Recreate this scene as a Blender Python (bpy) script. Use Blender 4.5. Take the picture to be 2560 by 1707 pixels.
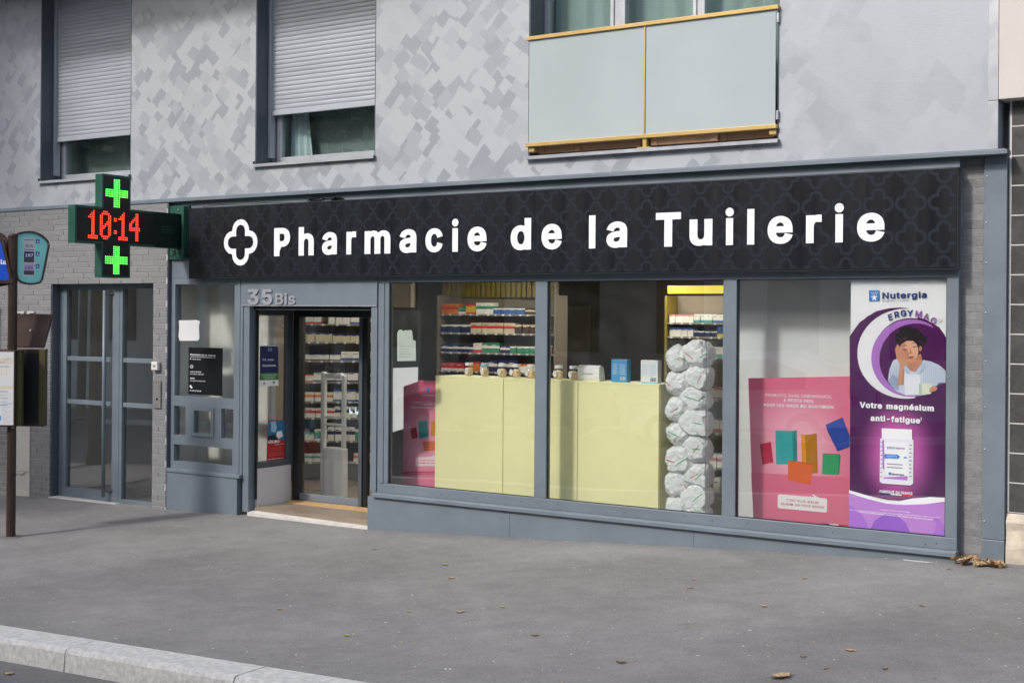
import bpy, bmesh, math, random, os
import numpy as np
from mathutils import Vector, Matrix, noise
from mathutils.geometry import delaunay_2d_cdt, tessellate_polygon
random.seed(7)
sc = bpy.context.scene
col = sc.collection
for o in list(bpy.data.objects):
    bpy.data.objects.remove(o)

# ------------------------------------------------------------------ camera
CF, CA, CROLL, CCX, CCY = 3306.0, 0.5777, 0.00781, 1280.0, 790.0      # focal length (px of a 2560 frame), yaw, roll, principal point
CAM = Vector((8.0, -9.8, 1.75))
FW = Vector((-math.sin(CA), math.cos(CA), 0)); RT = Vector((math.cos(CA), math.sin(CA), 0)); UP = Vector((0, 0, 1))
R3 = RT*math.cos(CROLL) + UP*math.sin(CROLL); U3 = UP*math.cos(CROLL) - RT*math.sin(CROLL)
cd = bpy.data.cameras.new('camera'); co = bpy.data.objects.new('camera', cd); col.objects.link(co)
cd.sensor_width = 36; cd.lens = 36*CF/2560; cd.shift_y = -(853.5-CCY)/2560; cd.clip_end = 600; cd.clip_start = .1
co.matrix_world = Matrix(((R3.x, U3.x, -FW.x, CAM.x), (R3.y, U3.y, -FW.y, CAM.y), (R3.z, U3.z, -FW.z, CAM.z), (0, 0, 0, 1)))
sc.camera = co
# ------------------------------------------------------------------ sky, sun, exposure
SUN = Vector((-.38, -1.0, .86)).normalized()          # towards the sun
w = bpy.data.worlds.new('World'); sc.world = w; w.use_nodes = True
wn = w.node_tree
sk = wn.nodes.new('ShaderNodeTexSky'); sk.sky_type = 'NISHITA'; sk.sun_disc = False
sk.sun_elevation = math.asin(SUN.z); sk.sun_rotation = math.atan2(SUN.x, SUN.y)
sk.air_density = 1.0; sk.dust_density = 3.0; sk.ozone_density = 1.0
wn.links.new(sk.outputs[0], wn.nodes['Background'].inputs[0]); wn.nodes['Background'].inputs[1].default_value = .15
sl = bpy.data.lights.new('sun', 'SUN'); sl.energy = 1.5; sl.angle = math.radians(5.5); sl.color = (1, .98, .955)
so = bpy.data.objects.new('sun', sl); col.objects.link(so)
so.rotation_euler = (-SUN).to_track_quat('-Z', 'Y').to_euler(); so.location = (-8, -20, 20)
sc.view_settings.view_transform = 'Standard'; sc.view_settings.look = 'None'; sc.view_settings.gamma = 1
sc.view_settings.exposure = 0.68
sc.cycles.use_denoising = True
sc.cycles.max_bounces = 10; sc.cycles.transparent_max_bounces = 16; sc.cycles.sample_clamp_indirect = 6

# ------------------------------------------------------------------ helpers
def ray(px, py): return FW + R3*((px-CCX)/CF) - U3*((py-CCY)/CF)
def at(px, py, Y=0.0):
    """the point of the plane y = Y that is seen at this pixel of the 2560 x 1707 photograph"""
    d = ray(px, py); return CAM + d*((Y-CAM.y)/d.y)
def atx(px, py, X):
    d = ray(px, py); return CAM + d*((X-CAM.x)/d.x)
ZX = [-60, -14, -5.6, -4.7, -3, -1.7, .02, 5.47, 5.85, 14, 60]
ZZ = [-2.3, -.75, -.394, -.355, -.338, -.296, -.287, .0, .003, .35, 2.2]
def zf(x): return float(np.interp(x, ZX, ZZ))
def gz(x, y): return zf(x) + .02*min(y, 0)
def kerb_back(x): return -4.21-.05*(x-.26)
def s2l(c):
    c /= 255.0
    return c/12.92 if c <= .04045 else ((c+.055)/1.055)**2.4
def rgb(r, g, b): return (s2l(r), s2l(g), s2l(b))
WM = {}
def world(o): return WM.get(o.name, Matrix())
def link(o, parent=None, loc=(0, 0, 0)):
    col.objects.link(o); o.location = loc
    if parent is not None:
        o.parent = parent; o.matrix_parent_inverse = world(parent).inverted()
    WM[o.name] = Matrix.Translation(loc)
    return o
def tag(o, label=None, cat=None, group=None, kind=None):
    if label: o['label'] = label
    if cat: o['category'] = cat
    if group: o['group'] = group
    if kind: o['kind'] = kind
    return o
def empty(name, loc, label, cat, group=None):
    o = bpy.data.objects.new(name, None); o.empty_display_size = .1
    link(o, None, loc); return tag(o, label, cat, group)
class MB:
    def __init__(s): s.v = []; s.f = []; s.m = []; s.cur = 0
    def add(s, v, f):
        k = len(s.v); s.v += [tuple(p) for p in v]
        for q in f: s.f.append([i+k for i in q]); s.m.append(s.cur)
        return s
    def box(s, x0, x1, y0, y1, z0, z1):
        return s.add([(x0,y0,z0),(x1,y0,z0),(x1,y1,z0),(x0,y1,z0),(x0,y0,z1),(x1,y0,z1),(x1,y1,z1),(x0,y1,z1)],
                     [(3,2,1,0),(4,5,6,7),(0,1,5,4),(1,2,6,5),(2,3,7,6),(3,0,4,7)])
    def prism(s, pts, d):
        """closed polygon (list of 3d points) pushed along d"""
        n = len(pts); d = Vector(d); a = [Vector(p) for p in pts]; b = [p+d for p in a]
        tri = tessellate_polygon([a])
        f = [tuple(t) for t in tri] + [tuple(i+n for i in reversed(t)) for t in tri]
        return s.add(a+b, f + [(i, (i+1) % n, (i+1) % n+n, i+n) for i in range(n)])
    def poly(s, pts):
        a = [Vector(p) for p in pts]; return s.add(a, [tuple(t) for t in tessellate_polygon([a])])
    def tube(s, p0, p1, r, n=10, r1=None, cap=True):
        p0 = Vector(p0); p1 = Vector(p1); r1 = r if r1 is None else r1
        q = (p1-p0).to_track_quat('Z', 'Y'); v = []
        for p, rr in ((p0, r), (p1, r1)):
            v += [p + q @ Vector((rr*math.cos(2*math.pi*i/n), rr*math.sin(2*math.pi*i/n), 0)) for i in range(n)]
        f = [(i, (i+1) % n, (i+1) % n+n, i+n) for i in range(n)]
        if cap: f += [tuple(range(n-1, -1, -1)), tuple(range(n, 2*n))]
        return s.add(v, f)
    def path(s, pts, r, n=6):
        for a, b in zip(pts[:-1], pts[1:]): s.tube(a, b, r, n)
        return s
    def lathe(s, c, prof, n=20, axis=(0, 0, 1)):
        c = Vector(c); q = Vector(axis).to_track_quat('Z', 'Y'); v = []
        for r, z in prof: v += [c + q @ Vector((r*math.cos(2*math.pi*i/n), r*math.sin(2*math.pi*i/n), z)) for i in range(n)]
        f = [(j*n+i, j*n+(i+1) % n, (j+1)*n+(i+1) % n, (j+1)*n+i) for j in range(len(prof)-1) for i in range(n)]
        f += [tuple(range(n-1, -1, -1)), tuple((len(prof)-1)*n+i for i in range(n))]
        return s.add(v, f)
    def mesh(s, name, mats, smooth=False, origin=None):
        if origin is None:
            a = np.array(s.v); origin = tuple((a.min(0)+a.max(0))/2)
        me = bpy.data.meshes.new(name)
        me.from_pydata([(x-origin[0], y-origin[1], z-origin[2]) for x, y, z in s.v], [], s.f)
        for m in (mats if isinstance(mats, (list, tuple)) else [mats]): me.materials.append(m)
        me.polygons.foreach_set('material_index', s.m)
        if smooth: me.polygons.foreach_set('use_smooth', [True]*len(s.f))
        me.update(); return me, origin
    def build(s, name, mats, parent=None, smooth=False, bevel=0, fix=True):
        me, org = s.mesh(name, mats, smooth)
        if fix:
            bm = bmesh.new(); bm.from_mesh(me); bmesh.ops.recalc_face_normals(bm, faces=bm.faces); bm.to_mesh(me); bm.free()
        o = bpy.data.objects.new(name, me); link(o, parent, org)
        if bevel:
            md = o.modifiers.new('bevel', 'BEVEL'); md.width = bevel; md.segments = 2; md.limit_method = 'ANGLE'
        return o
def box(name, mat, x0, x1, y0, y1, z0, z1, parent=None, bevel=0):
    return MB().box(x0, x1, y0, y1, z0, z1).build(name, mat, parent, bevel=bevel)

# ------------------------------------------------------------------ materials
def nd(nt, t, **k):
    n = nt.nodes.new(t)
    for a, b in k.items(): setattr(n, a, b)
    return n
def M(name, c, rough=.5, metal=0.0, var=0.0, vs=3.0, bump=0.0, bs=150.0, spec=.5, emit=None, es=1.0, trans=0.0, rand=0.0, coat=0.0, stretch=None):
    m = bpy.data.materials.new(name); m.use_nodes = True; nt = m.node_tree; p = nt.nodes['Principled BSDF']
    p.inputs['Base Color'].default_value = (*c, 1); p.inputs['Roughness'].default_value = rough; p.inputs['Metallic'].default_value = metal
    p.inputs['Specular IOR Level'].default_value = spec; p.inputs['Transmission Weight'].default_value = trans; p.inputs['Coat Weight'].default_value = coat
    if emit: p.inputs['Emission Color'].default_value = (*emit, 1); p.inputs['Emission Strength'].default_value = es
    if var or bump or rand:
        g = nd(nt, 'ShaderNodeNewGeometry'); vec = g.outputs['Position']
        if stretch:
            mp = nd(nt, 'ShaderNodeMapping'); mp.inputs['Scale'].default_value = stretch; nt.links.new(vec, mp.inputs[0]); vec = mp.outputs[0]
    if var or rand:
        hs = nd(nt, 'ShaderNodeHueSaturation'); hs.inputs['Color'].default_value = (*c, 1)
        add = None
        if var:
            nz = nd(nt, 'ShaderNodeTexNoise'); nz.inputs['Scale'].default_value = vs; nz.inputs['Detail'].default_value = 6; nz.inputs['Roughness'].default_value = .65; nt.links.new(vec, nz.inputs['Vector'])
            r = nd(nt, 'ShaderNodeMapRange'); r.inputs[1].default_value = .3; r.inputs[2].default_value = .7; r.inputs[3].default_value = 1-var; r.inputs[4].default_value = 1+var
            nt.links.new(nz.outputs[0], r.inputs[0]); add = r.outputs[0]
            r2 = nd(nt, 'ShaderNodeMapRange'); r2.inputs[1].default_value = .3; r2.inputs[2].default_value = .7; r2.inputs[3].default_value = max(rough-.12, 0); r2.inputs[4].default_value = min(rough+.12, 1)
            nt.links.new(nz.outputs[0], r2.inputs[0]); nt.links.new(r2.outputs[0], p.inputs['Roughness'])
        if rand:
            oi = nd(nt, 'ShaderNodeObjectInfo'); r = nd(nt, 'ShaderNodeMapRange'); r.inputs[3].default_value = 1-rand; r.inputs[4].default_value = 1+rand
            nt.links.new(oi.outputs['Random'], r.inputs[0])
            if add is None: add = r.outputs[0]
            else:
                mu = nd(nt, 'ShaderNodeMath', operation='MULTIPLY'); nt.links.new(add, mu.inputs[0]); nt.links.new(r.outputs[0], mu.inputs[1]); add = mu.outputs[0]
        nt.links.new(add, hs.inputs['Value']); nt.links.new(hs.outputs[0], p.inputs['Base Color'])
    if bump:
        nb = nd(nt, 'ShaderNodeTexNoise'); nb.inputs['Scale'].default_value = bs; nb.inputs['Detail'].default_value = 4; nt.links.new(vec, nb.inputs['Vector'])
        b = nd(nt, 'ShaderNodeBump'); b.inputs['Strength'].default_value = bump; b.inputs['Distance'].default_value = .004
        nt.links.new(nb.outputs[0], b.inputs['Height']); nt.links.new(b.outputs[0], p.inputs['Normal'])
    return m
def glass(name, tint=(.975, .985, .98), boost=1.0, dirt=.02, wav=.0):
    """window pane: clear through, mirror-like by Fresnel, faint dust"""
    m = bpy.data.materials.new(name); m.use_nodes = True; nt = m.node_tree; nt.nodes.remove(nt.nodes['Principled BSDF'])
    out = nt.nodes['Material Output']
    tr = nd(nt, 'ShaderNodeBsdfTransparent'); tr.inputs[0].default_value = (*tint, 1)
    gl = nd(nt, 'ShaderNodeBsdfGlossy'); gl.inputs['Roughness'].default_value = .0
    if wav:
        g0 = nd(nt, 'ShaderNodeNewGeometry'); nb = nd(nt, 'ShaderNodeTexNoise'); nb.inputs['Scale'].default_value = 1.3; nb.inputs['Detail'].default_value = 1; nt.links.new(g0.outputs['Position'], nb.inputs['Vector'])
        b = nd(nt, 'ShaderNodeBump'); b.inputs['Strength'].default_value = wav; b.inputs['Distance'].default_value = .02
        nt.links.new(nb.outputs[0], b.inputs['Height']); nt.links.new(b.outputs[0], gl.inputs['Normal'])
    fr = nd(nt, 'ShaderNodeFresnel'); fr.inputs[0].default_value = 1.52
    g = nd(nt, 'ShaderNodeNewGeometry')
    inv = nd(nt, 'ShaderNodeMath', operation='SUBTRACT'); inv.inputs[0].default_value = 1; nt.links.new(g.outputs['Backfacing'], inv.inputs[1])
    mu = nd(nt, 'ShaderNodeMath', operation='MULTIPLY'); nt.links.new(fr.outputs[0], mu.inputs[0]); nt.links.new(inv.outputs[0], mu.inputs[1])
    m2 = nd(nt, 'ShaderNodeMath', operation='MULTIPLY'); m2.use_clamp = True; m2.inputs[1].default_value = 1.7*boost; nt.links.new(mu.outputs[0], m2.inputs[0])
    mx = nd(nt, 'ShaderNodeMixShader'); nt.links.new(m2.outputs[0], mx.inputs[0]); nt.links.new(tr.outputs[0], mx.inputs[1]); nt.links.new(gl.outputs[0], mx.inputs[2])
    df = nd(nt, 'ShaderNodeBsdfDiffuse'); df.inputs[0].default_value = (.75, .75, .73, 1)
    nz = nd(nt, 'ShaderNodeTexNoise'); nz.inputs['Scale'].default_value = 5; nz.inputs['Detail'].default_value = 8; nt.links.new(g.outputs['Position'], nz.inputs['Vector'])
    rr = nd(nt, 'ShaderNodeMapRange'); rr.inputs[1].default_value = .45; rr.inputs[2].default_value = .8; rr.inputs[4].default_value = dirt*2; nt.links.new(nz.outputs[0], rr.inputs[0])
    mz = nd(nt, 'ShaderNodeMixShader'); nt.links.new(rr.outputs[0], mz.inputs[0]); nt.links.new(mx.outputs[0], mz.inputs[1]); nt.links.new(df.outputs[0], mz.inputs[2])
    nt.links.new(mz.outputs[0], out.inputs[0]); return m
def stucco():
    """silver-grey decorative coat laid on in overlapping square trowel strokes, plainer towards the right end"""
    m = bpy.data.materials.new('trowelled_silver_coat'); m.use_nodes = True; nt = m.node_tree; p = nt.nodes['Principled BSDF']; L = nt.links.new
    g = nd(nt, 'ShaderNodeNewGeometry')
    wz = nd(nt, 'ShaderNodeTexNoise'); wz.inputs['Scale'].default_value = 9; L(g.outputs['Position'], wz.inputs['Vector'])
    def layer(ang, scale, stretch, off):
        mp = nd(nt, 'ShaderNodeMapping'); mp.inputs['Rotation'].default_value = (0, ang, 0); mp.inputs['Scale'].default_value = (scale*stretch, .001, scale); mp.inputs['Location'].default_value = (off, 0, off*.7)
        L(g.outputs['Position'], mp.inputs[0])
        ad = nd(nt, 'ShaderNodeMixRGB', blend_type='ADD'); ad.inputs[0].default_value = .10; L(mp.outputs[0], ad.inputs[1]); L(wz.outputs['Color'], ad.inputs[2])
        v = nd(nt, 'ShaderNodeTexVoronoi', distance='CHEBYCHEV'); v.inputs['Scale'].default_value = 1; v.inputs['Randomness'].default_value = .85; L(ad.outputs[0], v.inputs['Vector'])
        sp = nd(nt, 'ShaderNodeSeparateColor'); L(v.outputs['Color'], sp.inputs[0]); return sp.outputs[0]
    def strokes(ang, scale, off, squash):
        mp = nd(nt, 'ShaderNodeMapping'); mp.inputs['Rotation'].default_value = (0, ang, 0); L(g.outputs['Position'], mp.inputs[0])
        ad = nd(nt, 'ShaderNodeMixRGB', blend_type='ADD'); ad.inputs[0].default_value = .04; L(mp.outputs[0], ad.inputs[1]); L(wz.outputs['Color'], ad.inputs[2])
        se = nd(nt, 'ShaderNodeSeparateXYZ'); L(ad.outputs[0], se.inputs[0]); cb = nd(nt, 'ShaderNodeCombineXYZ')
        for i, j in ((0, 0), (2, 1)):
            q = nd(nt, 'ShaderNodeMath', operation='ADD'); q.inputs[1].default_value = off+20; L(se.outputs[i], q.inputs[0]); L(q.outputs[0], cb.inputs[j])
        bt = nd(nt, 'ShaderNodeTexBrick'); bt.offset = .37; bt.squash = squash; bt.squash_frequency = 3; bt.inputs['Scale'].default_value = scale; bt.inputs['Mortar Size'].default_value = 0; bt.inputs['Brick Width'].default_value = .62; bt.inputs['Row Height'].default_value = .46
        bt.inputs['Color1'].default_value = (0, 0, 0, 1); bt.inputs['Color2'].default_value = (1, 1, 1, 1); L(cb.outputs[0], bt.inputs['Vector']); return bt.outputs['Color']
    a = strokes(.86, 4.3, 0, 1.5); b = strokes(.70, 3.6, 3.3, .7); k3 = strokes(-.62, 3.9, 6.1, 1.3); c2 = layer(.9, 2.3, 1.3, 7.1)
    def thr(x, lo, hi):
        r = nd(nt, 'ShaderNodeMapRange'); r.inputs[1].default_value = lo; r.inputs[2].default_value = hi; L(x, r.inputs[0]); return r.outputs[0]
    def mx(f, x, y, typ='MIX'):
        n = nd(nt, 'ShaderNodeMix', data_type='FLOAT'); L(f, n.inputs[0])
        for i, q in ((2, x), (3, y)):
            if isinstance(q, float): n.inputs[i].default_value = q
            else: L(q, n.inputs[i])
        return n.outputs[0]
    def half2(x):
        n = nd(nt, 'ShaderNodeMath', operation='MULTIPLY_ADD'); n.inputs[1].default_value = .35; n.inputs[2].default_value = .0; L(x, n.inputs[0]); return n.outputs[0]
    ta = thr(a, .35, .6); t1 = mx(thr(b, .58, .60), ta, thr(b, .6, .95)); tone = mx(thr(k3, .72, .74), t1, thr(k3, .70, 1.0))
    sm = thr(c2, .2, .8)
    sx = nd(nt, 'ShaderNodeSeparateXYZ'); L(g.outputs['Position'], sx.inputs[0])
    side = thr(sx.outputs[0], 3.4, 4.7)
    fine = nd(nt, 'ShaderNodeTexNoise'); fine.inputs['Scale'].default_value = 3.2; fine.inputs['Detail'].default_value = 8; fine.inputs['Roughness'].default_value = .7; L(g.outputs['Position'], fine.inputs['Vector'])
    soft = mx(thr(fine.outputs[0], 0, 1), sm, fine.outputs[0])
    half = nd(nt, 'ShaderNodeMath', operation='MULTIPLY_ADD'); half.inputs[1].default_value = .55; half.inputs[2].default_value = .25; L(soft, half.inputs[0])
    sd2 = nd(nt, 'ShaderNodeMath', operation='MULTIPLY'); sd2.inputs[1].default_value = .86; L(side, sd2.inputs[0])
    t2 = mx(sd2.outputs[0], tone, half.outputs[0])
    t3 = nd(nt, 'ShaderNodeMath', operation='MULTIPLY_ADD'); t3.inputs[1].default_value = .35; L(fine.outputs[0], t3.inputs[0]); L(t2, t3.inputs[2])
    cr = nd(nt, 'ShaderNodeValToRGB'); e = cr.color_ramp.elements
    e[0].position = .1; e[0].color = (.278, .300, .332, 1); e[1].position = 1.0; e[1].color = (.392, .412, .445, 1)
    L(t3.outputs[0], cr.inputs[0]); L(cr.outputs[0], p.inputs['Base Color'])
    rg = nd(nt, 'ShaderNodeMapRange'); rg.inputs[3].default_value = .42; rg.inputs[4].default_value = .6; L(tone, rg.inputs[0]); L(rg.outputs[0], p.inputs['Roughness'])
    p.inputs['Metallic'].default_value = .12
    mp = nd(nt, 'ShaderNodeMapping'); mp.inputs['Rotation'].default_value = (0, .7, 0); mp.inputs['Scale'].default_value = (14, 60, 90); L(g.outputs['Position'], mp.inputs[0])
    st = nd(nt, 'ShaderNodeTexNoise'); st.inputs['Scale'].default_value = 1; st.inputs['Detail'].default_value = 4; L(mp.outputs[0], st.inputs['Vector'])
    hh = nd(nt, 'ShaderNodeMath', operation='MULTIPLY_ADD'); hh.inputs[1].default_value = .5; L(tone, hh.inputs[0]); L(st.outputs[0], hh.inputs[2])
    h2 = nd(nt, 'ShaderNodeMath', operation='MULTIPLY_ADD'); h2.inputs[1].default_value = 2.2; L(fine.outputs[0], h2.inputs[0]); L(hh.outputs[0], h2.inputs[2])
    b1 = nd(nt, 'ShaderNodeBump'); b1.inputs['Strength'].default_value = .16; b1.inputs['Distance'].default_value = .004; L(h2.outputs[0], b1.inputs['Height']); L(b1.outputs[0], p.inputs['Normal'])
    return m
def asphalt(name, c, speck=.5, spots=True):
    m = bpy.data.materials.new(name); m.use_nodes = True; nt = m.node_tree; p = nt.nodes['Principled BSDF']; L = nt.links.new
    g = nd(nt, 'ShaderNodeNewGeometry')
    def nz(s, d=5, r=.6):
        n = nd(nt, 'ShaderNodeTexNoise'); n.inputs['Scale'].default_value = s; n.inputs['Detail'].default_value = d; n.inputs['Roughness'].default_value = r; L(g.outputs['Position'], n.inputs['Vector']); return n.outputs[0]
    def mr(x, a, b, c, d):
        n = nd(nt, 'ShaderNodeMapRange'); n.inputs[1].default_value = a; n.inputs[2].default_value = b; n.inputs[3].default_value = c; n.inputs[4].default_value = d; L(x, n.inputs[0]); return n.outputs[0]
    def mul(a, b):
        n = nd(nt, 'ShaderNodeMath', operation='MULTIPLY'); L(a, n.inputs[0]); L(b, n.inputs[1]); return n.outputs[0]
    big = mr(nz(.55, 6), .3, .7, .76, 1.18); mid = mr(nz(5, 6, .7), .3, .7, .88, 1.12); fin = mr(nz(75, 5, .8), .3, .7, 1-.5*speck, 1+.5*speck); grit = mr(nz(230, 1), .63, .72, 1, 1+1.1*speck)
    f = mul(mul(big, mid), mul(fin, grit))
    if spots:
        v = nd(nt, 'ShaderNodeTexVoronoi'); v.inputs['Scale'].default_value = 1.1; L(g.outputs['Position'], v.inputs['Vector'])
        f = mul(f, mr(v.outputs['Distance'], .03, .045, .66, 1))
        ms = mr(nz(1.7, 8, .7), .66, .78, 1, .78); f = mul(f, ms)
    hs = nd(nt, 'ShaderNodeHueSaturation'); hs.inputs['Color'].default_value = (*c, 1); L(f, hs.inputs['Value']); L(hs.outputs[0], p.inputs['Base Color'])
    p.inputs['Roughness'].default_value = .85; p.inputs['Specular IOR Level'].default_value = .3
    b = nd(nt, 'ShaderNodeBump'); b.inputs['Strength'].default_value = .5; b.inputs['Distance'].default_value = .004; L(nz(170, 3, .7), b.inputs['Height']); L(b.outputs[0], p.inputs['Normal'])
    return m
def radial(name, cin, cout, cx, cz, r, sx=1.0, rough=.35):
    """printed colour running from cin at a point of the sheet to cout at radius r"""
    m = bpy.data.materials.new(name); m.use_nodes = True; nt = m.node_tree; p = nt.nodes['Principled BSDF']; L = nt.links.new
    g = nd(nt, 'ShaderNodeNewGeometry'); mp = nd(nt, 'ShaderNodeMapping'); mp.inputs['Location'].default_value = (-cx*sx/r, 0, -cz/r); mp.inputs['Scale'].default_value = (sx/r, 0, 1/r); L(g.outputs['Position'], mp.inputs[0])
    ln = nd(nt, 'ShaderNodeVectorMath', operation='LENGTH'); L(mp.outputs[0], ln.inputs[0])
    cr = nd(nt, 'ShaderNodeValToRGB'); e = cr.color_ramp.elements; e[0].position = .1; e[0].color = (*cin, 1); e[1].color = (*cout, 1); cr.color_ramp.interpolation = 'EASE'; L(ln.outputs['Value'], cr.inputs[0]); L(cr.outputs[0], p.inputs['Base Color'])
    p.inputs['Roughness'].default_value = rough; return m

m_stucco = stucco()
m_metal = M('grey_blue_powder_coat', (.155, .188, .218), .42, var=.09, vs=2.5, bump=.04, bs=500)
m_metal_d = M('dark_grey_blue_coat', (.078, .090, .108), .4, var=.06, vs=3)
m_alu = M('silver_aluminium', (.42, .44, .47), .38, .35, var=.05, vs=6)
m_shut = M('shutter_aluminium', (.375, .405, .445), .42, .1, var=.07, vs=1.6, stretch=(.6, 1, 6))
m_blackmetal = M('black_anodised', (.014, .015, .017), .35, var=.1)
m_brick = M('grey_brick_slip', (.212, .214, .218), .75, var=.06, vs=14, bump=.12, bs=120, rand=.07)
m_mortar = M('pale_mortar', (.40, .398, .39), .9, var=.15, vs=25, bump=.6, bs=160)
m_brick_d = M('dark_grey_brick_slip', (.20, .20, .20), .75, var=.2, vs=30, bump=.5, bs=110, rand=.14)
m_mortar_d = M('grey_mortar', (.33, .33, .325), .9, var=.15, vs=25, bump=.6, bs=160)
m_sign = M('black_sign_face', (.0095, .0105, .0155), .42, spec=.2, var=.2, vs=1.2, stretch=(6, 1, .5))
m_pattern = M('slate_sign_print', (.0165, .019, .028), .42, spec=.2)
m_white = M('white_paint', (.84, .84, .84), .35)
m_whitesign = M('white_sign_letter', (.86, .87, .89), .35)
m_paper = M('white_paper', (.66, .665, .66), .7, var=.03, vs=9)
m_gold = M('gold_anodised', (.52, .36, .13), .4, .25, var=.05, vs=3)
m_frost = M('frosted_glass', (.40, .455, .47), .16, var=.05, vs=.8, spec=.7)
m_green = M('pharmacy_green', (.018, .085, .058), .38, var=.08, vs=5)
m_green_d = M('black_green', (.006, .018, .014), .4, var=.1, vs=6)
m_ledoff = M('unlit_led', (.035, .033, .031), .3)
m_ledblk = M('led_board', (.007, .0065, .006), .5)
m_ledg = M('lit_green_led', (.1, .8, .1), .4, emit=(.10, 1.0, .09), es=2.2)
m_ledr = M('lit_red_led', (.8, .06, .03), .4, emit=(1.0, .045, .02), es=2.4)
m_brown = M('brown_enamel', (.040, .021, .016), .38, var=.15, vs=8)
m_brown_l = M('worn_brown_enamel', (.055, .028, .021), .45, var=.25, vs=6)
m_olive = M('olive_seal', (.07, .058, .018), .5, var=.15, vs=10)
m_teal = M('teal_enamel', (.26, .72, .67), .35)
m_blue = M('blue_enamel', (.012, .075, .50), .3, var=.05, vs=3)
m_violet = M('violet_print', (.045, .025, .16), .4); m_lilac = M('lilac_print', (.58, .40, .68), .4); m_dkgrey = M('dark_grey_print', (.065, .068, .065), .5)
m_black = M('black_print', (.012, .012, .013), .35)
m_ledge = m_metal
m_cream = M('cream_render', (.54, .51, .465), .8, var=.06, vs=2.5, bump=.25, bs=90)
m_stone = M('pale_limestone', (.58, .51, .40), .85, var=.28, vs=7, bump=1.0, bs=34)
m_tile = M('dark_brown_tile', (.075, .070, .069), .28, var=.18, vs=5, bump=.12, bs=40)
m_joint = M('white_tile_joint', (.62, .60, .57), .8)
m_glass = glass('shop_glass', boost=2.3, dirt=.005)
m_glass_l = glass('lobby_glass', tint=(.93, .93, .91), boost=3.2, dirt=.006)
m_glass_up = glass('upper_window_glass', tint=(.90, .94, .93), boost=2.0, dirt=.008)
m_acryl = glass('acrylic', tint=(.985, .99, .99), boost=.5, dirt=.01)
m_pave = asphalt('pavement_asphalt', (.212, .204, .198), .6)
m_road = asphalt('road_asphalt', (.165, .160, .155), .8, False)
m_granite = M('pale_granite', (.54, .53, .51), .8, var=.26, vs=26, bump=.7, bs=120)
m_wood = M('tan_coir_mat', (.42, .26, .12), .9, var=.2, vs=14, bump=.6, bs=240)
m_thresh = M('pale_stone_threshold', (.58, .56, .52), .8, var=.15, vs=12, bump=.4, bs=90)
m_beige = M('interior_beige', (.76, .75, .69), .8, var=.04, vs=1.5)
m_inwall = M('interior_dark_panel', (.22, .19, .15), .7, var=.12, vs=1.2)
m_infloor = M('brown_floor_tiles', (.24, .19, .14), .35, var=.15, vs=2)
m_panelw = M('white_partition', (.72, .745, .73), .6, var=.05, vs=1.1)
m_yellow = M('pale_yellow_laminate', (.88, .85, .47), .42, var=.03, vs=1.4)
m_bag = None

# ------------------------------------------------------------------ lettering
try: FONT = bpy.data.fonts.load(os.path.join(bpy.utils.system_resource('DATAFILES', path='fonts'), 'Inter.woff2'))
except Exception: FONT = None
_GC={};_AC={}
def _tcurve(s,font):
    c=bpy.data.curves.new('t','FONT');c.body=s;c.resolution_u=2
    if font and FONT:c.font=FONT
    o=bpy.data.objects.new('t',c);bpy.context.scene.collection.objects.link(o)
    dg=bpy.context.evaluated_depsgraph_get();return c,o,o.evaluated_get(dg),dg
def _ext(s,font):
    c,o,oe,dg=_tcurve(s,font);me=oe.to_mesh();xs=[v.co.x for v in me.vertices];r=max(xs)-min(xs);oe.to_mesh_clear();bpy.data.objects.remove(o);bpy.data.curves.remove(c);return r
def advance(ch,font):
    k=(ch,font)
    if k not in _AC:_AC[k]=_ext('H'+ch+'H',font)-_ext('HH',font)
    return _AC[k]
YS=1.4
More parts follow.
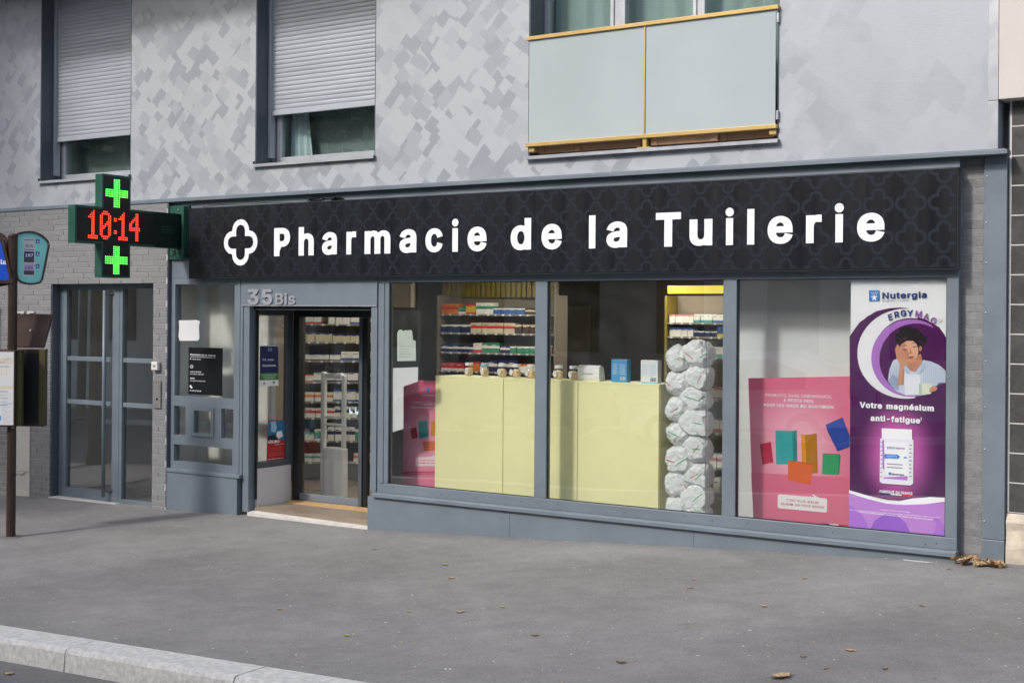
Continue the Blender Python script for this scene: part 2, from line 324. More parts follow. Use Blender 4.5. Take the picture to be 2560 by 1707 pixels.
def glyph(ch,bold,font):
    k=(ch,bold,font)
    if k in _GC:return _GC[k]
    c,o,oe,dg=_tcurve(ch,font)
    me=oe.to_mesh();V=[Vector((v.co.x,v.co.y*YS)) for v in me.vertices];Fc=[list(p.vertices) for p in me.polygons];oe.to_mesh_clear()
    if bold<=0 or not V:
        r=([tuple(v) for v in V],Fc)
    else:
        cu=oe.to_curve(dg)
        for sp in cu.splines:
            P=[];bp=sp.bezier_points;n=len(bp)
            for i in range(n):
                a,b=bp[i],bp[(i+1)%n]
                for t in (0,.5):
                    u=1-t;q=a.co*u**3+a.handle_right*3*u*u*t+b.handle_left*3*u*t*t+b.co*t**3;q=Vector((q.x,q.y*YS))
                    if not P or (q-P[-1]).length>.012:P.append(q)
            if len(P)>2 and (P[0]-P[-1]).length<.012:P.pop()
            m=len(P);P=[P[i] for i in range(m) if abs((P[i]-P[i-1]).angle_signed(P[(i+1)%m]-P[i],0))>.02];m=len(P)
            def ext(a,b,c):return bold*min(1,math.tan(min(abs((b-a).angle_signed(c-b,0)),1.57)/2))
            for i in range(m):
                p0,p1=P[i],P[(i+1)%m];d=(p1-p0).normalized();nn=Vector((-d.y,d.x))*bold
                s0=p0-d*ext(P[i-1],p0,p1);s1=p1+d*ext(p0,p1,P[(i+2)%m])
                j=len(V);V+=[s0-nn,s1-nn,s1+nn,s0+nn];Fc.append([j,j+1,j+2,j+3])
        oe.to_curve_clear()
        R=delaunay_2d_cdt(V,[],Fc,0,1e-4)
        W=np.array([tuple(v) for v in R[0]]);T=[list(f) for f in R[2]]
        cen=np.array([W[f].mean(0) for f in T]);ins=np.zeros(len(T),bool);A=np.array([tuple(v) for v in V])
        for fc in Fc:
            q=A[fc];lo=q.min(0);hi=q.max(0);cand=np.where(~ins&(cen[:,0]>=lo[0])&(cen[:,0]<=hi[0])&(cen[:,1]>=lo[1])&(cen[:,1]<=hi[1]))[0]
            if not len(cand):continue
            c2=cen[cand];sg=[]
            for i in range(len(q)):
                e=q[(i+1)%len(q)]-q[i];sg.append(e[0]*(c2[:,1]-q[i][1])-e[1]*(c2[:,0]-q[i][0]))
            sg=np.array(sg);ins[cand[(sg>=-1e-9).all(0)|(sg<=1e-9).all(0)]]=True
        r=([tuple(v) for v in W],[f for f,k2 in zip(T,ins) if k2])
    r=([(a,b/YS) for a,b in r[0]],r[1])
    bpy.data.objects.remove(o);bpy.data.curves.remove(c);_GC[k]=r;return r
def textmesh(s,bold=0,font=True,space=0.0):
    """planar mesh of a string; cap height about .73"""
    bold=min(BOLDS,key=lambda q:abs(q-bold))
    V=[];F=[];x=0
    for ch in s:
        if ch==' ':x+=.28+space+bold;continue
        v,f=glyph(ch,bold,font);k=len(V);V+=[(a+x,b) for a,b in v];F+=[[i+k for i in q] for q in f];x+=advance(ch,font)+space+bold*1.6
    used=sorted({i for q in F for i in q});mp={i:n for n,i in enumerate(used)}
    return [V[i] for i in used],[[mp[i] for i in q] for q in F]
# shape every letter once, before the scene is heavy
BOLDS = (.012, .022, .034, .042)
for ch in 'ABCDEFGHILMNOPQRSTUVXYZabcdefghijklmnopqrstuvwxz0123456789':
    advance(ch, True)
    for bd in BOLDS: glyph(ch, bd, True)
for ch in 'éàçèÉÀÏê,./-+': 
    advance(ch, True)
    for bd in BOLDS[:3]: glyph(ch, bd, True)
def txt(s, O, w, h, mat, parent, bold=.03, X=(1, 0, 0), Z=(0, 0, 1), font=True, name='lettering', centre=False, space=0.0, depth=0.0):
    """string with its baseline starting at O, cap height h, total width w"""
    v, f = textmesh(s, bold, font, space)
    xs = [a for a, b in v]; x0, x1 = min(xs), max(xs); kz = h/.73; kx = w/(x1-x0) if w else kz
    O = Vector(O); X = Vector(X); Z = Vector(Z)
    if centre: O = O - X*((x1-x0)*kx/2)
    P = [O + X*((a-x0)*kx) + Z*(b*kz) for a, b in v]
    mb = MB().add(P, f)
    if depth:
        N = X.cross(Z).normalized()*depth; k = len(P); mb.add([p+N for p in P], [list(reversed(q)) for q in f])
        ed = {}
        for q in f:
            for i in range(len(q)):
                e = (q[i], q[(i+1) % len(q)]); ed[e] = 1
        for (a, b) in list(ed):
            if (b, a) not in ed: mb.f.append([a, b, b+k, a+k]); mb.m.append(0)
    return mb.build(name, mat, parent, fix=False)
def holes(x0, x1, z0, z1, y0, y1, hs, mb=None, bottom=None):
    """plate y0..y1 with rectangular openings hs = (x0,x1,z0,z1)"""
    mb = mb or MB()
    xs = sorted({x0, x1, *[h[0] for h in hs], *[h[1] for h in hs]}); zs = sorted({z0, z1, *[h[2] for h in hs], *[h[3] for h in hs]})
    def solid(i, j):
        if i < 0 or j < 0 or i >= len(xs)-1 or j >= len(zs)-1: return False
        cx, cz = (xs[i]+xs[i+1])/2, (zs[j]+zs[j+1])/2
        return not any(h[0] < cx < h[1] and h[2] < cz < h[3] for h in hs)
    for i in range(len(xs)-1):
        for j in range(len(zs)-1):
            if not solid(i, j): continue
            a, b, c, d = xs[i], xs[i+1], zs[j], zs[j+1]
            mb.add([(a,y0,c),(b,y0,c),(b,y0,d),(a,y0,d)], [(0,1,2,3)]); mb.add([(a,y1,c),(b,y1,c),(b,y1,d),(a,y1,d)], [(3,2,1,0)])
            if not solid(i-1, j): mb.add([(a,y0,c),(a,y1,c),(a,y1,d),(a,y0,d)], [(3,2,1,0)])
            if not solid(i+1, j): mb.add([(b,y0,c),(b,y1,c),(b,y1,d),(b,y0,d)], [(0,1,2,3)])
            if not solid(i, j-1): mb.add([(a,y0,c),(b,y0,c),(b,y1,c),(a,y1,c)], [(3,2,1,0)])
            if not solid(i, j+1): mb.add([(a,y0,d),(b,y0,d),(b,y1,d),(a,y1,d)], [(0,1,2,3)])
    return mb

# ================================================================== ground
def grid(name, mat, xs, yf, ny, zfun):
    mb = MB(); n = len(xs)
    for x in xs:
        y0, y1 = yf(x)
        for j in range(ny+1):
            y = y0+(y1-y0)*j/ny; mb.v.append((x, y, zfun(x, y)))
    for i in range(n-1):
        for j in range(ny): a = i*(ny+1)+j; mb.f.append([a, a+ny+1, a+ny+2, a+1]); mb.m.append(0)
    return tag(mb.build(name, mat, smooth=True, fix=False), kind='structure')
XS = [-60, -40, -25, -16] + [-12+.5*i for i in range(61)] + [24, 40, 60]
def pave_z(x, y): return gz(x, y) + .004*noise.noise(Vector((x*.9, y*.9, 0))) + .003*noise.noise(Vector((x*2.7, y*2.7, 4)))
grid('pavement', m_pave, XS, lambda x: (kerb_back(x)+.005, .3), 14, pave_z)
def road_z(x, y): return gz(x, -4.5)-.135 + .02*max(0, min(1, (-4.6-y)/3)) + .004*noise.noise(Vector((x*.7, y*.7, 2)))
grid('road', m_road, XS, lambda x: (-13.2, kerb_back(x)-.2), 16, road_z)
grid('far_pavement', m_pave, XS, lambda x: (-17.5, -13.35), 4, lambda x, y: gz(x, -4.5)+.0)
tag(MB().add([(-250, -250, -9.5), (250, -250, 9.0), (250, 250, 9.0), (-250, 250, -9.5)], [(0, 1, 2, 3)]).build('ground', m_road, fix=False), kind='structure').location.z -= 1.0
# kerb stones
kb = bpy.data.objects.new('kerb', None); link(kb, None, (0, -4.4, -.35)); tag(kb, kind='structure')
def kerb_stone(x0, x1, side):
    mb = MB(); n = 8; prof = []
    for i in range(n+1):
        x = x0+(x1-x0)*i/n
        if side: yb = kerb_back(x); yfr = yb-.245
        else: yb = -13.35; yfr = yb+.22
        zt = gz(x, -4.3)+.004; sg = -1 if side else 1; jit = random.uniform(-.003, .003)
        prof.append([(x, yb, zt-.3), (x, yb, zt), (x, yfr-sg*.03, zt+jit*.4), (x, yfr-sg*.008, zt-.006+jit), (x, yfr+sg*.004, zt-.03+jit), (x, yfr+sg*.022, zt-.3)])
    for i in range(n):
        for k in range(5): mb.add([prof[i][k], prof[i+1][k], prof[i+1][k+1], prof[i][k+1]], [(0, 1, 2, 3)])
    mb.add(prof[0], [tuple(range(6))]); mb.add(prof[-1], [tuple(range(5, -1, -1))])
    mb.build('kerb_stone', m_granite, kb)
for k in range(-5, 6): kerb_stone(1.31+1.5*k+.004, 1.31+1.5*(k+1)-.004, True)
for k in range(-8, 8): kerb_stone(2.5*k+.004, 2.5*(k+1)-.004, False)
# gutter dirt strip is the road; ================================================================== apartment building
ab = empty('apartment_building', (0, .2, -.3), 'grey apartment building with silver trowelled upper wall above the pharmacy', 'building')
W1 = (-4.905, -3.365, 3.24, 5.72); W2 = (-1.513, .047, 3.245, 5.72); W3 = (1.766, 4.09, 3.14, 5.72)
holes(-9.5, 5.672, 2.94, 8.2, 0, .34, [W1, W2, W3]).build('wall', m_stucco, ab, fix=False)
MB().box(-9.5, 5.82, -.06, .05, 2.926, 2.958).build('ledge', m_metal, ab, bevel=.003)
box('ledge_flashing', m_metal, -9.5, 5.80, -.045, .0, 2.9585, 2.966, ab)
box('corner_trim', m_alu, 5.672, 5.745, -.012, .2, 2.967, 3.312, ab, .003)
box('corner_trim', m_alu, 5.672, 5.745, -.012, .2, 3.315, 8.2, ab, .003)
# overhanging slab of the storey above (out of the frame, shades the wall under it)
box('balcony_slab', m_cream, -9.5, 1.2, -1.15, .0, 5.78, 5.98, ab)
# upper windows
m_room = M('dim_room', (.42, .47, .45), .9)
m_blind = M('grey_green_blind', (.20, .25, .24), .8, var=.25, vs=1.3)
m_curt = M('pale_curtain', (.60, .70, .72), .8, var=.05, vs=4)
def room(x0, x1, z0, z1, y0, y1, parent, mat=None):
    mb = MB().box(x0, x1, y0, y1, z0, z1)
    mb.f = [q for i, q in enumerate(mb.f) if i != 2]; mb.m = mb.m[:len(mb.f)]
    return mb.build('room_lining', mat or m_room, parent, fix=False)
def slat_mesh(wd):
    mb = MB(); pr = [(-.001, .0), (-.004, .004), (-.0065, .016), (-.0065, .030), (-.0045, .040), (-.001, .0445), (.006, .0445), (.006, 0)]
    n = len(pr); mb.add([(-wd/2, y, z) for y, z in pr]+[(wd/2, y, z) for y, z in pr], [(i, (i+1) % n, (i+1) % n+n, i+n) for i in range(n)])
    return mb.mesh('shutter_slat', m_shut, False, (0, 0, 0))[0]
def upper_window(W, zs, curtain):
    x0, x1, z0, z1 = W; wo = bpy.data.objects.new('window', None); link(wo, ab, ((x0+x1)/2, .1, z0))
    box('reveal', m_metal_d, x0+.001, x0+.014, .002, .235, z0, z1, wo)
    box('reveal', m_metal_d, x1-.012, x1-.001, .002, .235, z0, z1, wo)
    box('guide_rail', m_alu, x0+.0145, x0+.05, .165, .24, z0+.1, z1, wo, .003)
    box('guide_rail', m_alu, x1-.05, x1-.0125, .165, .24, z0+.1, z1, wo, .003)
    holes(x0+.05, x1-.05, z0+.06, z1, .26, .31, [(x0+.115, x1-.085, z0+.11, z1-.06)]).build('frame', m_alu, wo, bevel=.004)
    box('pane', m_glass_up, x0+.11, x1-.08, .282, .288, z0+.1, z1-.05, wo)
    me = slat_mesh(x1-x0-.09); z = zs+.062
    MB().prism([(x0+.047, y, zs+dz) for y, dz in ((.192, 0), (.186, .004), (.186, .05), (.195, .06), (.21, .06), (.21, 0))], (x1-x0-.094, 0, 0)).build('bottom_bar', m_shut, wo)
    while z < z1:
        link(bpy.data.objects.new('shutter_slat', me), wo, ((x0+x1)/2, .2, z)); z += .0455
    # sill with a drip edge
    mb = MB(); mb.prism([(x0-.012, y, z0+dz) for y, dz in ((.27, .06), (-.035, .018), (-.04, .016), (-.04, -.012), (-.034, -.012), (-.032, .008), (.27, .04))], (x1-x0+.018, 0, 0))
    mb.build('window_sill', m_alu, wo)
    MB().prism([(x0-.012+.001, y, z0+dz) for y, dz in ((-.02, .02), (.2, .055), (.2, .085), (-.02, .05))], (.008, 0, 0)).build('sill_end', m_metal_d, wo)
    room(x0, x1, z0, z1, .345, 1.8, wo)
    box('inner_blind', m_blind, x0+.02, x1-.02, .52, .53, z0+.02, z1-.02, wo)
    if curtain:
        mb = MB(); N = 26
        for i in range(N+1):
            t = i/N; xx = x0+.1+t*.36
            for k in range(8):
                u = k/7; z = z0+.09+u*1.2; sp = 1-.45*u
                mb.v.append((x0+.1+(t*.30*sp), .42+.018*math.sin(t*22+u*2)+.01*math.sin(t*9), z))
        for i in range(N):
            for k in range(7): a = i*8+k; mb.f.append([a, a+8, a+9, a+1]); mb.m.append(0)
        mb.build('curtain', m_curt, wo, smooth=True, fix=False)
upper_window(W1, 3.728, False); upper_window(W2, 3.776, True)
wo = bpy.data.objects.new('window', None); link(wo, ab, (2.9, .1, 3.14)); x0, x1, z0, z1 = W3
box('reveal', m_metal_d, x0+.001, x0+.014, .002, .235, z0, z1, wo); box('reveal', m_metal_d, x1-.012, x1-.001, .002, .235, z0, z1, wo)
holes(x0+.014, x1-.0125, z0+.03, z1, .236, .30, [(1.82, 2.455, 3.3, z1-.06), (2.60, 3.235, 3.3, z1-.06), (3.345, 4.03, 3.3, z1-.06)]).build('frame', m_alu, wo, bevel=.004)
for a, b in ((1.815, 2.46), (2.595, 3.24), (3.34, 4.035)): box('pane', m_glass_up, a, b, .262, .268, 3.29, z1-.05, wo)
for a, b in ((2.455, 2.49), (2.545, 2.60), (3.235, 3.27), (3.30, 3.345)): box('casement_edge', m_alu, a, b, .222, .2355, 3.25, z1-.03, wo, .003)
mb = MB()
for i in range(91):
    xx = x0+.02+(x1-x0-.04)*i/90
    for z in (3.2, z1-.02): mb.v.append((xx, .42+.016*math.sin(i*.9)+.01*math.sin(i*.37), z))
for i in range(90): mb.f.append([2*i, 2*i+2, 2*i+3, 2*i+1]); mb.m.append(0)
mb.build('curtain', M('grey_green_curtain', (.34, .42, .40), .8, var=.1, vs=2), wo, smooth=True, fix=False)
room(x0, x1, z0, z1, .345, 1.8, wo)
MB().prism([(x0-.012, y, z0+dz) for y, dz in ((.25, .03), (-.045, .008), (-.05, .006), (-.05, -.022), (-.043, -.022), (-.04, -.004), (.25, .012))], (x1-x0+.02, 0, 0)).build('window_sill', m_alu, wo)
bl = empty('balcony_railing', (2.93, 0, 3.15), 'gold framed frosted glass balcony railing with two panes', 'railing')
box('top_rail', m_gold, x0-.002, x1+.002, -.045, .01, 4.160, 4.192, bl, .003)
box('bottom_rail', m_gold, x0-.004, x1-.004, -.045, .005, 3.230, 3.262, bl, .003)
box('pane', m_frost, x0+.022, 2.917, -.026, -.014, 3.263, 4.159, bl)
box('pane', m_frost, 2.932, x1-.022, -.026, -.014, 3.263, 4.159, bl)
box('mullion', m_gold, 2.9185, 2.9305, -.036, -.006, 3.263, 4.159, bl)
box('foot', m_gold, 2.91, 2.945, -.03, .01, 3.152, 3.229, bl); box('foot_plate', m_gold, 2.86, 2.985, -.034, .02, 3.1475, 3.158, bl)
for xx in (x0+.016, x1-.075): box('bracket', m_gold, xx, xx+.06, -.02, .05, 3.185, 3.226, bl, .006); 
for zz in (3.30, 4.06): box('clip', m_alu, x1-.014, x1+.002, -.03, .06, zz, zz+.07, bl)
m_box = M('brown_wood_crate', (.34, .20, .11), .7, var=.2, vs=9, stretch=(1, 1, 6)); 
for i, (a, b, t) in enumerate(((1.84, 2.20, 'left'), (2.205, 2.85, 'middle'), (2.96, 3.56, 'open'), (3.57, 4.04, 'right'))):
    g = empty('wooden_crate', ((a+b)/2, .12, 3.16), ('brown wooden crate behind the balcony glass, ' + ('leftmost of the four' if i == 0 else 'second from the left' if i == 1 else 'right of the gold foot, palest' if i == 2 else 'rightmost of the four')), 'crate', 'wooden crates on the balcony')
    mm = M('pale_wood_crate', (.55, .34, .2), .7, var=.2, vs=9, stretch=(1, 1, 6)) if i == 2 else m_box
    y0 = .06 if i != 2 else .03
    box('side_board', mm, a, b, y0, y0+.02, 3.175, 3.45, g, .002)
    for xx in (a, b-.06): box('batten', mm, xx, xx+.06, y0-.012, y0-.001, 3.175, 3.45, g, .002)
    box('back_board', mm, a, b, .2, .215, 3.175, 3.45, g); box('base_board', mm, a, b, y0+.021, .199, 3.175, 3.19, g)

# brick facing left of the shop
def bricks(part, mat, x0, x1, z0, z1, yf, L, Hc, gap, skip, seed):
    rnd = random.Random(seed); cache = {}; r = 0; z = z0; cnt = 0
    while z < z1-.01:
        h = min(Hc-gap, z1-z)
        x = x0-(L*.5 if r % 2 else 0.0) - (L*.25 if (r//2) % 2 else 0)
        while x < x1:
            a, b = max(x, x0), min(x+L-gap, x1)
            segs = [(a, b)]
            for (hx0, hx1, hz0, hz1) in skip:
                if z+h*.5 > hz0 and z+h*.5 < hz1:
                    ns = []
                    for (p, q) in segs:
                        if q <= hx0 or p >= hx1: ns.append((p, q)); continue
                        if p < hx0: ns.append((p, hx0))
                        if q > hx1: ns.append((hx1, q))
                    segs = ns
            for (p, q) in segs:
                if q-p < .02: continue
                k = (round(q-p, 2), round(h, 3))
                if k not in cache:
                    wdt = k[0]; mbb = MB().box(-wdt/2, wdt/2, 0, .02, 0, h); cache[k] = mbb.mesh('brick', mat, False, (0, 0, 0))[0]
                o = bpy.data.objects.new('brick', cache[k]); link(o, part, ((p+q)/2, yf-rnd.uniform(.0018, .0028)+.0015, z)); cnt += 1
            x += L
        z += Hc; r += 1
    return cnt
DO = (-4.628, -2.933, -1, 2.096)
bf = holes(-9.5, -2.724, -.85, 2.925, -.046, .12, [DO]).build('brick_facing', m_mortar, ab, fix=False)
nb = bricks(bf, m_brick, -5.72, -2.726, -.42, 2.92, -.05, .35, .0608, .0085, [DO, (-5.27, -4.968, -1, 1.25)], 3)
bp = MB().box(5.470, 5.632, .088, .2, -.1, 2.925).build('brick_pier', m_mortar_d, ab)
bricks(bp, m_brick_d, 5.477, 5.629, -.06, 2.92, .086, .34, .0602, .0055, [], 5)
# cream meter cover in the brickwork
box('meter_cover', m_cream, -5.265, -4.972, -.062, -.0465, -.09, 1.245, ab, .004)
box('meter_cover', m_cream, -5.265, -4.972, -.060, -.0465, -.45, -.094, ab, .004)
MB().prism([(-5.26, -.0625, -.095), (-5.05, -.0625, -.095), (-5.07, -.0625, -.118), (-5.16, -.0625, -.125), (-5.24, -.0625, -.118)], (0, -.012, 0)).build('cover_lip', m_cream, ab)
m_num = M('pale_grey_numeral', (.50, .50, .50), .5)
txt('35', (-5.228, -.0575, 1.655), .335, .145, m_num, ab, bold=.035, name='house_number', depth=.01)
cab = empty('utility_cabinet', (-5.85, -.1, -.45), 'grey metal cabinet at the left edge beside the bus stop pole', 'cabinet')
box('body', m_metal, -6.2, -5.565, -.13, -.056, -.6, 1.80, cab, .006); box('cap', m_metal, -6.21, -5.556, -.14, -.053, 1.801, 1.825, cab, .004)
# corner panel, riveted, at the right end of the building
cp = box('corner_panel', m_metal, 5.634, 5.793, .06, .2, .172, 2.925, ab, .003)
cp2 = box('corner_panel', m_metal, 5.634, 5.793, .058, .2, -.1, .169, ab, .003)
for z in (2.784, 2.45, 2.162, 1.80, 1.45, 1.12, .816, .299): MB().lathe((5.654, .061, z), [(.008, 0), (.007, .004), (.003, .006)], 10, (0, -1, 0)).build('rivet', m_alu, cp, smooth=True)
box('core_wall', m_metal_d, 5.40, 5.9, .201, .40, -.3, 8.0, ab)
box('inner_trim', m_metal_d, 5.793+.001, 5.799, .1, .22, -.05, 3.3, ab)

# ================================================================== neighbouring building on the right
nbld = empty('neighbour_building', (7, .3, 0), 'cream and dark tiled building at the right edge', 'building')
box('upper_wall', m_cream, 5.7485, 12, -.02, .4, 3.319, 8.2, nbld, .005)
tw = box('tile_backing', m_joint, 5.8, 12, .105, .4, .37, 3.317, nbld)
tm = {}
for r in range(14):
    z = .3765+.2128*r; zt = min(z+.2035, 3.316)
    for k in range(5):
        a = 5.812+.402*k; b = a+.396
        key = round(zt-z, 4)
        if key not in tm: tm[key] = MB().box(-.196, .196, 0, .012, 0, zt-z).mesh('tile', m_tile, False, (0, 0, 0))[0]
        o = bpy.data.objects.new('tile', tm[key]); link(o, tw, (a+.198, .103, z)); 
mb = MB(); N = 12
for i in range(N+1):
    for j in range(9):
        x = 5.80+6.0*i/N if i else 5.80; z = -.15+.515*j/8
        mb.v.append((x, .075+.018*noise.noise(Vector((x*5, z*7, 1)))+(.03 if j == 8 else 0), z))
for i in range(N):
    for j in range(8): a = i*9+j; mb.f.append([a, a+9, a+10, a+1]); mb.m.append(0)
k = len(mb.v); mb.v += [(5.80, .3, -.15), (5.80, .3, .365)]; mb.f.append([0, 8, k+1, k]); mb.m.append(0)
mb.build('stone_base', m_stone, nbld, smooth=False, fix=False)
# ================================================================== pharmacy shopfront
sf = empty('shopfront', (1.4, 0, -.3), 'blue grey aluminium pharmacy shopfront with three large display windows', 'shopfront')
box('fascia_board', m_metal, -2.718, 5.476, .0, .06, 2.128, 2.924, sf)
box('header_rail', m_metal, .0885, 5.476, .0, .07, 2.055, 2.126, sf, .003)
PX = [(.1005, .227), (1.853, 1.976), (3.63, 3.746), (5.390, 5.476)]
for a, b in PX: box('mullion', m_metal, a, b, .0, .07, .165, 2.0545, sf, .004)
for a, b in PX[:1]: box('cover_strip', m_metal, a+.03, a+.075, -.008, -.0005, .165, 2.05, sf, .002)
for a, b in ((.227, 1.853), (1.976, 3.63), (3.746, 5.390)):
    for t in ('l', 'r', 't', 'b'):
        if t == 'l': box('gasket', m_black, a+.0005, a+.007, .018, .03, .172, 2.048, sf)
        if t == 'r': box('gasket', m_black, b-.007, b-.0005, .018, .03, .172, 2.048, sf)
        if t == 't': box('gasket', m_black, a+.0005, b-.0005, .018, .03, 2.0485, 2.0545, sf)
        if t == 'b': box('gasket', m_black, a+.0005, b-.0005, .018, .03, .1655, .1715, sf)
    box('pane', m_glass, a+.002, b-.002, .031, .039, .167, 2.053, sf)
box('bottom_rail', m_metal, .1005, 5.476, .0, .07, .076, .1645, sf, .003)
MB().prism([(.085, y, z) for y, z in ((.05, .0755), (-.03, .0755), (-.058, .068), (-.062, .064), (-.062, .036), (-.05, .034), (.05, .034))], (5.399, 0, 0)).build('sill', m_metal, sf)
for a, b in ((.012, 1.62), (1.623, 3.4), (3.403, 5.476)): box('stall_riser', m_metal, a, b, -.03, .07, min(zf(a), zf(b))-.15, .0335, sf)
for x in (.30, .85, 1.25, 1.72, 2.1, 2.75, 3.3, 3.55, 3.85, 4.55, 5.25, 5.33): MB().lathe((x, -.0005, .118+random.uniform(-.02, .02)), [(.005, 0), (.004, .002)], 8, (0, -1, 0)).build('screw', m_black, sf)
# door surround and the 35 bis panel
box('jamb', m_metal, -1.654, -1.572, .0, .10, -.262, 1.829, sf, .003); box('jamb', m_metal, .013, .0875, .0, .10, .0765, 1.829, sf, .003)
box('jamb', m_metal, .0135, .0845, -.001, .1, -.33, .0335, sf)
box('number_panel', m_metal, -1.664, .0875, -.006, .06, 1.83, 2.1265, sf, .002)
box('panel_drip', m_alu, -1.664, .0875, -.012, -.0065, 1.832, 1.84, sf)
m_num2 = M('silver_numeral', (.40, .41, .45), .35, .3)
txt('35', (-1.586, -.0065, 1.851), .34, .203, m_num2, sf, bold=.030, name='numeral', depth=.012)
txt('Bis', (-1.205, -.0065, 1.851), .265, .150, m_num2, sf, bold=.028, name='numeral', depth=.012)
# narrow light left of the door
LP = [(-2.655, -1.785, .88, 2.058), (-2.66, -2.485, .468, .772), (-2.36, -2.09, .492, .748), (-1.964, -1.788, .468, .772), (-2.66, -1.80, .190, .366)]
holes(-2.718, -1.6645, .1165, 2.1265, .0, .06, LP).build('side_light_frame', m_metal, sf, fix=False)
holes(-2.398, -2.062, .468, .774, -.012, -.0005, [(-2.348, -2.102, .505, .736)]).build('hatch_frame', m_metal, sf, bevel=.003)
for a, b, c, d in LP: box('pane', m_glass, a+.001, b-.001, .034, .040, c+.001, d-.001, sf)
box('cover_strip', m_metal, -1.735, -1.70, -.006, -.0005, .12, 2.12, sf, .002)
box('cover_strip', m_metal_d, -2.7225, -2.7185, -.04, .06, .117, 2.92, sf)
MB().prism([(-2.735, y, z) for y, z in ((.05, .116), (-.02, .116), (-.048, .109), (-.052, .105), (-.052, .078), (-.045, .076), (.05, .076))], (1.085, 0, 0)).build('sill', m_metal, sf)
box('stall_riser', m_metal, -2.742, -1.692, -.04, .07, -.5, .0755, sf)
for x, z in ((-2.58, .83), (-1.86, .82), (-2.58, .16), (-2.2, .15), (-1.86, .148), (-2.2, .425)): MB().lathe((x, -.0005, z), [(.005, 0), (.004, .002)], 8, (0, -1, 0)).build('screw', m_black, sf)
# recess: side light, floor, threshold, ceiling
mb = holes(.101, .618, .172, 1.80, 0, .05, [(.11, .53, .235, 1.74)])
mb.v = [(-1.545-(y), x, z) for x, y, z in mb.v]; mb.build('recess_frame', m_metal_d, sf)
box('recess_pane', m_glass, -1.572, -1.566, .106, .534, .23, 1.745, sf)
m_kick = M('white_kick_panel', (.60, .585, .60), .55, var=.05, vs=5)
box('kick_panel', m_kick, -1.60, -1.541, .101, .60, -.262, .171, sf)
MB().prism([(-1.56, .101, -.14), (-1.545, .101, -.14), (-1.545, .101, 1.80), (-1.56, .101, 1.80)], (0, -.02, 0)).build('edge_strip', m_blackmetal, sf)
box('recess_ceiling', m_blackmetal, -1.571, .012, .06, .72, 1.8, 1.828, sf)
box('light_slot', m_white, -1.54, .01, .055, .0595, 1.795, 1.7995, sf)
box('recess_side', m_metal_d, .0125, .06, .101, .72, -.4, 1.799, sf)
mb = MB(); mb.add([(-1.54, .075, -.252), (.012, .075, -.270), (.012, .63, -.2), (-1.54, .63, -.2), (-1.54, .075, -.4), (.012, .075, -.4), (.012, .63, -.4), (-1.54, .63, -.4)], [(0, 1, 2, 3), (0, 1, 5, 4), (1, 2, 6, 5), (2, 3, 7, 6), (3, 0, 4, 7)])
tag(mb.build('door_mat', m_wood), 'tan coir mat filling the recess of the sliding door', 'door mat')
mb = MB(); mb.add([(-1.571, -.012, -.262), (.012, -.012, -.282), (.012, .0745, -.268), (-1.571, .0745, -.250), (-1.571, -.012, -.45), (.012, -.012, -.45), (.012, .0745, -.45), (-1.571, .0745, -.45)], [(0, 1, 2, 3), (0, 1, 5, 4), (1, 2, 6, 5), (2, 3, 7, 6), (3, 0, 4, 7)])
mb.build('threshold', m_thresh, sf)
# sliding door
sd = empty('sliding_door', (-.76, .62, -.2), 'glazed sliding door of the pharmacy in black and grey frame', 'door')
box('header', m_blackmetal, -1.5435, .0115, .62, .72, 1.722, 1.799, sd, .004)
MB().lathe((-.30, .612, 1.762), [(.05, -.16), (.05, .16)], 10, (1, 0, 0)).build('motion_sensor', m_black, sd, smooth=False)
MB().lathe((-.22, .5605, 1.765), [(.012, 0), (.010, .004)], 10, (0, -1, 0)).build('sensor_lens', m_alu, sd)
box('post', m_blackmetal, -1.5435, -1.462, .62, .72, -.25, 1.7215, sd, .003)
box('bottom_rail', m_metal, -1.4615, -.662, .64, .68, -.198, -.128, sd, .003)
box('pane', m_glass, -1.4615, -.662, .657, .663, -.127, 1.7215, sd)
box('stile', m_metal_d, -.6615, -.615, .635, .685, -.21, 1.7215, sd, .003)
box('stile', m_blackmetal, -.6145, -.56, .65, .70, -.21, 1.7215, sd, .003)
box('pane', m_glass, -.5595, .0115, .682, .688, -.127, 1.7215, sd)
box('bottom_rail', m_metal, -.5595, .0115, .665, .705, -.198, -.128, sd, .003)
m_stick = M('pale_sticker', (.55, .75, .78), .5)
mb = MB()
for i in range(10):
    x = -.80+.075*i
    if -.67 < x < -.555: continue
    yy = .6565 if x < -.6 else .6815
    mb.poly([(x, yy, .735), (x+.045, yy, .735), (x+.045, yy, .765), (x+.02, yy, .765), (x+.008, yy, .80), (x, yy, .80)])
mb.build('manifestation_strip', m_stick, sd, fix=False)

